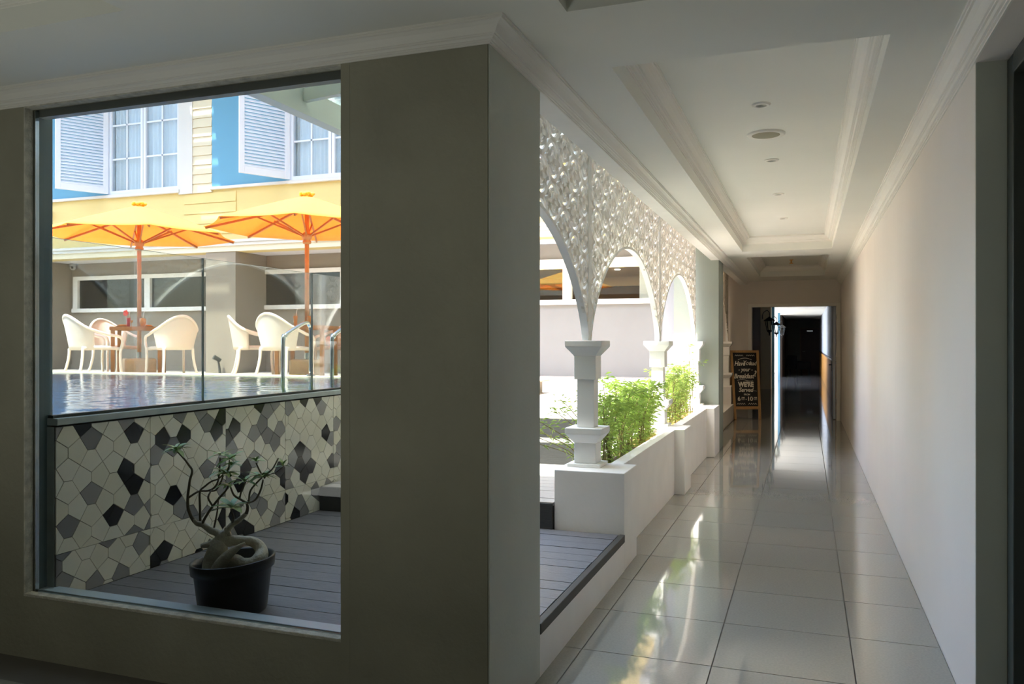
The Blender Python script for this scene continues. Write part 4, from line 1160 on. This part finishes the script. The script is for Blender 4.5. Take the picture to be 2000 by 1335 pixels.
# security camera
t = thing('security_camera', 'white dome security camera under the soffit', 'camera', (-17.85, 15.80, 3.50))
b = MB(); b.lathe([(.0, 0), (.09, 0), (.09, -.05), (.085, -.06)], 18); b.build('housing', 'white_ext', t, smooth=True)
b = MB(); b.sphere((0, 0, -.09), .075, 14, 8); b.build('ball', 'white_ext', t, smooth=True)
b = MB(); b.sphere((.03, -.05, -.10), .034, 10, 6); b.build('lens', 'plastic_black', t, smooth=True)
# garden spots
def spot(x, y, z, m, label):
    t = thing('garden_spotlight', label, 'lamp', (x, y, z))
    b = MB(); b.tube([(0.03, 0, 0), (0, 0, .20), (-.02, -.02, .28)], [.028, .022, .018], 8); b.build('stake', m, t)
    b = MB(); b.tube([(-.06, -.10, .36), (.02, .03, .28)], [.055, .040], 10); b.build('head', m, t)
spot(-12.28, YF - .12, .79, 'frame_dark', 'small grey spotlight at the foot of the column')
spot(-16.15, 13.4, .79, 'black_metal', 'small black spotlight behind the first chair')

# glass canopy over the steps
cn = thing('glass_canopy', 'pale steel canopy with glass roof over the steps', 'canopy', (-3.4, 3.0, 3.10))
b = MB(); b.box(-.05, .0, 0, .05, 4.3, .19); b.build('beam', 'canopy_steel', cn, bevel=.004)
for k in range(4):
    y = .75 + k * 1.15
    b = MB(); b.beam((.05, y, .13), (1.92, y, .26), .05, .09); b.build('rafter', 'canopy_steel', cn)
b = MB(); b.add([(-.15, 0, .193), (1.9, 0, .325), (1.9, 4.3, .325), (-.15, 4.3, .193)], [(0, 1, 2, 3)]); b.build('roof_glass', 'glass', cn, solid=.01)
b = MB(); b.box(1.90, 0, .18, 1.99, 4.3, .30); b.build('wall_plate', 'canopy_steel', cn)
for y in (4.24,):
    b = MB(); b.box(-.04, y - .04, -1.985, .04, y + .04, 0); b.build('post', 'canopy_steel', cn)

# ------------------------------------------------------------------ parasols
def umbrella(loc, rot, label):
    t = thing('parasol', label, 'parasol', loc, rot, 'yellow wooden parasols by the pool')
    R, ZR, ZA = 1.37, 2.08, 2.53
    b = MB(); n = 8; nr = 7; vs = [(0, 0, ZA)]; fs = []
    seg = 4
    for j in range(1, nr + 1):
        f = j / nr
        for k in range(n * seg):
            ka = k / seg; i0 = int(ka); fr = ka - i0
            a0 = 2 * pi * i0 / n; a1 = 2 * pi * (i0 + 1) / n
            x = R * f * (cos(a0) * (1 - fr) + cos(a1) * fr); y = R * f * (sin(a0) * (1 - fr) + sin(a1) * fr)
            sag = .030 * f * f * 4 * fr * (1 - fr)
            vs.append((x * (1 - .03 * 4 * fr * (1 - fr) * f), y * (1 - .03 * 4 * fr * (1 - fr) * f), ZA + (ZR - ZA) * (f ** 1.08) - (-.02 * 4 * fr * (1 - fr)) * f - sag))
    N_ = n * seg
    for k in range(N_): fs.append((0, 1 + k, 1 + (k + 1) % N_))
    for j in range(nr - 1):
        for k in range(N_):
            a = 1 + j * N_ + k; c_ = 1 + j * N_ + (k + 1) % N_
            fs.append((a, c_, c_ + N_, a + N_))
    b.add(vs, fs); b.build('canopy', 'canvas', t, smooth=True, solid=.006)
    b = MB(); b.tube([(0, 0, .02), (0, 0, ZA - .02)], .030, 12); b.build('pole', 'teak', t, smooth=True)
    b = MB(); b.lathe([(.024, 1.86), (.055, 1.87), (.06, 1.90), (.045, 1.92), (.065, 1.94), (.075, 1.99), (.05, 2.02), (.024, 2.03)], 16); b.build('runner', 'teak', t, smooth=True)
    b = MB(); b.lathe([(.024, 2.34), (.06, 2.36), (.06, 2.41), (.024, 2.43)], 14); b.build('top_hub', 'teak', t)
    b = MB()
    for k in range(9):
        a = 2 * pi * k / 9; b.sphere((.075 * cos(a), .075 * sin(a), ZA + .02 + .012 * (k % 2)), .036, 7, 5, (1, 1, .7))
    b.sphere((0, 0, ZA + .04), .03, 8, 6); b.build('crown_ruffle', 'canvas', t, smooth=True)
    for k in range(8):
        a = 2 * pi * k / 8; d_ = Vector((cos(a), sin(a), 0))
        b = MB(); b.beam(d_ * .05 + Vector((0, 0, 2.385)), d_ * (R - .02) + Vector((0, 0, ZR - .018)), .022, .030); rb_ = b.build('rib', 'teak_dark', t)
        b = MB(); b.beam(d_ * .06 + Vector((0, 0, 1.98)), d_ * .72 + Vector((0, 0, 2.245)), .018, .024); b.build('strut', 'teak_dark', rb_)
    b = MB(); b.box(-.215, -.215, 0, .215, .215, .27); b.build('base', 'conc_block', t, bevel=.03)
    b = MB(); b.tube([(0, 0, .27), (0, 0, .36)], .034, 12); b.build('sleeve', 'steel', t)
    return t
def axis_pt(u, d, z):
    q = at(u, 667.5, d); return Vector((q.x, q.y, z))
U1 = axis_pt(272, 12.0, ZT); U2 = axis_pt(599.5, 11.2, ZT)
vd = atan2(FW.y, FW.x)
umbrella(U1, vd + radians(30 + .0) - 2 * 0, 'yellow parasol at left, whole canopy in view')
umbrella(U2, vd + radians(8), 'yellow parasol at right, partly cut off by the pillar')

# ------------------------------------------------------------------ tables
def table(loc, rot, label):
    t = thing('teak_table', label, 'table', loc, rot, 'square teak tables under the parasols')
    hw = .33
    for k in range(8):
        x0 = -hw + k * 2 * hw / 8
        b = MB(); b.box(x0 + .002, -hw, .705, x0 + 2 * hw / 8 - .002, hw, .73); b.build('slat', 'teak', t)
    b = MB(); b.box(-hw - .02, -hw - .02, .68, -hw, hw + .02, .732); b.box(hw, -hw - .02, .68, hw + .02, hw + .02, .732); b.box(-hw, -hw - .02, .68, hw, -hw, .732); b.box(-hw, hw, .68, hw, hw + .02, .732); b.build('frame', 'teak_dark', t, bevel=.003)
    for sx in (-1, 1):
        for sy in (-1, 1):
            b = MB(); b.box(sx * (hw - .02) - .025, sy * (hw - .02) - .025, 0, sx * (hw - .02) + .025, sy * (hw - .02) + .025, .68); b.build('leg', 'teak_dark', t)
    return t
T1 = Vector((U1.x, U1.y, ZT)); T2 = Vector((U2.x, U2.y, ZT))
table(T1, PSI + radians(18), 'square teak table under the left parasol')
table(T2, PSI + radians(-4), 'square teak table under the right parasol')

# ------------------------------------------------------------------ wicker chairs
def make_chair():
    """local: front towards +y, base at z=0"""
    t = empty('wicker_chair')
    R = .285
    def back(s_, h_):
        a = radians(-74 + 148 * s_)          # 0 = straight back (-y)
        zt = .66 + .21 * (0.5 + .5 * cos(a * 2.2))
        fl_ = 1 + .16 * h_ * (0.5 + .5 * cos(a))
        rr = (R - .035 * (1 - h_)) * fl_
        zb = .40
        z = zb + (zt - zb) * h_
        return (rr * sin(a) * 1.0, -rr * cos(a) * 1.0 - .02 + .0 * h_, z)
    b = MB(); b.grid(back, 29, 9); b.build('backrest', 'wicker', t, smooth=True, solid=.022)
    top = [Vector(back(k / 40, 1.0)) for k in range(41)]
    b = MB(); b.tube(top, .020, 8); b.build('rim', 'wicker_rim', t, smooth=True)
    b = MB()
    def seat(s_, h_):
        x = -.245 + .49 * s_; y = -.22 + .50 * h_
        return (x * (1 if h_ > .4 else .86 + .35 * h_), y, .425 + .012 * cos((s_ - .5) * pi) - .025 * max(0, h_ - .8) * 5 * .6)
    b.grid(seat, 9, 9); b.build('seat', 'wicker', t, smooth=True, solid=.045)
    for s_ in (-1, 1):
        e0 = top[-1] if s_ > 0 else top[0]
        b = MB(); q = catmull([top[-6] if s_ > 0 else top[5], e0, (s_ * .305, .06, .615), (s_ * .292, .19, .595), (s_ * .278, .265, .57), (s_ * .270, .292, .51), (s_ * .262, .278, .43)], 6)
        b.tube(q, .020, 8); b.build('arm', 'wicker_rim', t, smooth=True)
        b = MB(); q = catmull([(s_ * .262, .275, .43), (s_ * .262, .262, .32), (s_ * .265, .268, .15), (s_ * .275, .285, 0)], 6)
        b.tube(q, lerp_list([.020, .018], len(q)), 8); b.build('leg', 'wicker_rim', t, smooth=True)
        b = MB(); q = catmull([(s_ * .20, -.215, .42), (s_ * .205, -.225, .28), (s_ * .225, -.26, .12), (s_ * .25, -.315, 0)], 6)
        b.tube(q, lerp_list([.021, .017], len(q)), 8); b.build('leg', 'wicker_rim', t, smooth=True)
    return t
chair0 = make_chair()
placed = []
def place_chair(u, d, face, label, first=[True]):
    c_ = chair0 if first[0] else copy_tree(chair0)
    first[0] = False
    p_ = axis_pt(u, d, ZT)
    c_.location = p_; c_.rotation_euler = (0, 0, PSI + face)
    tag(c_, label, 'chair', 'white wicker armchairs around the two tables')
    return c_
# face: 0 = looking away from the viewer; +90deg = turned to the left
place_chair(180, 11.25, radians(-38), 'white wicker armchair at far left seen from behind')
place_chair(222, 12.75, radians(-122), 'white wicker armchair behind the leftmost one under yellow shade')
cR = place_chair(337, 11.5, radians(44), 'white wicker armchair with rolled towel right of the left table')
place_chair(497, 11.5, radians(-68), 'white wicker armchair in side view beside the column')
place_chair(554, 10.6, radians(-20), 'white wicker armchair seen from behind at the pool ladder')
cF = place_chair(668, 11.9, radians(150), 'white wicker armchair behind the right table facing the pool')

# towels
def towel(chair, label):
    mw = Matrix.Translation(chair.location) @ Matrix.Rotation(chair.rotation_euler.z, 4, 'Z')
    c_ = mw @ Vector((0, .10, .455 + .072))
    t = thing('rolled_towel', label, 'towel', c_, chair.rotation_euler.z)
    b = MB(); b.tube([(-.17, 0, 0), (-.165, 0, 0), (.165, 0, 0), (.17, 0, 0)], [.058, .070, .070, .058], 18); b.build('roll', 'towel', t, smooth=True)
    b = MB()
    sp = [(-.173, .055 * (k / 40) * cos(k / 40 * 6 * pi), .055 * (k / 40) * sin(k / 40 * 6 * pi)) for k in range(2, 41)]
    b.tube(sp, .004, 5); b.tube([(-p_[0], p_[1], p_[2]) for p_ in sp], .004, 5); b.build('spiral_end', 'towel', t)
towel(cR, 'rolled white towel on the seat right of left table')
towel(cF, 'rolled white towel on the chair behind the right table')

# ------------------------------------------------------------------ drinks and plates
def drink(loc, m, label, tall=True, straw_dir=1, flower=False):
    t = thing('drink_glass', label, 'glass', loc)
    if tall: prof = [(.022, 0), (.026, .02), (.034, .16)]; H_ = .16
    else: prof = [(.024, 0), (.028, .012), (.045, .05), (.048, .09), (.040, .15)]; H_ = .15
    b = MB(); b.lathe([(0, .0)] + prof, 16); b.build('tumbler', 'glass', t, smooth=True, solid=.002)
    b = MB(); pr = [(r_ - .003, z + .004) for r_, z in prof if z < H_ * .95] + [(prof[-1][0] - .004, H_ * .82)]; b.lathe([(0, .005)] + pr + [(0, H_ * .82)], 14); b.build('juice', m, t, smooth=True)
    s_ = straw_dir
    b = MB(); b.tube([(0, 0, .03), (s_ * .02, .0, .205), (s_ * .03, 0, .222), (s_ * .10, 0, .235 if tall else .262)], .0045, 7); b.build('straw', 'straw', t)
    if flower:
        f_ = MB(); c_ = Vector((-.05, 0, .20))
        for k in range(5):
            a = 2 * pi * k / 5
            f_.sphere(c_ + Vector((.026 * cos(a), 0, .026 * sin(a))), .024, 7, 5, (1, .5, 1))
        f_.build('flower', 'hibiscus', t, smooth=True)
zt = ZT + .732
RTv = RT; FWv = FW
def tpt(base, r_, f_): return Vector((base.x, base.y, zt)) + RTv * r_ + FWv * f_
drink(tpt(T1, -.085, -.16), 'red_juice', 'tall red juice with flower and straw on left table', True, 1, True)
drink(tpt(T1, .135, -.18), 'orange_juice', 'round orange juice with straw on left table', False, 1)
drink(tpt(T2, -.10, -.22), 'orange_juice', 'tall orange drink left of the right parasol pole', True, 1)
drink(tpt(T2, .085, -.20), 'orange_juice', 'tall orange drink right of the right parasol pole', True, 1)
def plate(loc, label):
    t = thing('snack_plate', label, 'plate', loc)
    b = MB(); b.lathe([(0, .002), (.08, .002), (.095, .014), (.09, .014), (.075, .008), (0, .008)], 22); b.build('dish', 'plate', t, smooth=True)
    b = MB(); b.lathe([(0, .009), (.07, .009), (.075, .022), (.05, .034), (0, .036)], 18); b.build('pastry', 'bread', t, smooth=True)
plate(tpt(T1, -.22, -.06), 'brown plate with pastry left of the red juice')
plate(tpt(T1, .07, .10), 'brown plate with pastry behind the orange juice')
for r_, f_, l in ((-.235, .10, 'small empty stemmed glass behind the left plate'), (-.165, .10, 'small amber stemmed glass behind the left plate')):
    t = thing('stem_glass', l, 'glass', tpt(T1, r_, f_))
    b = MB(); b.lathe([(.022, 0), (.022, .003), (.004, .006), (.004, .06), (.022, .085), (.026, .10)], 14); b.build('bowl', 'bread' if 'amber' in l else 'glass', t, smooth=True)

# ------------------------------------------------------------------ pool ladder rails
def rail(xl, y0, y1, label):
    t = thing('pool_rail', label, 'pool rail', (xl, y0, 1.0), 0, 'stainless pool ladder handrails')
    h0, h1 = .57, .69
    pts = [(0, 0, .0 - .7), (0, 0, h0 - .14), (0, .03, h0 - .04), (0, .10, h0 + .01), (0, (y1 - y0) - .10, h1), (0, (y1 - y0) - .03, h1 - .03), (0, (y1 - y0), h1 - .10), (0, (y1 - y0), .107)]
    b = MB(); q = catmull(pts, 5); b.tube(q, .021, 12); b.build('tube', 'steel', t, smooth=True)
    b = MB(); b.lathe([(.021, .135), (.045, .125), (.05, .107)], 16, c=(0, y1 - y0, 0)); b.build('flange', 'steel', t)
rail(-5.12, 7.10, 7.60, 'steel pool handrail in the middle of the view')
rail(-4.53, 7.10, 7.60, 'steel pool handrail beside the pillar edge')
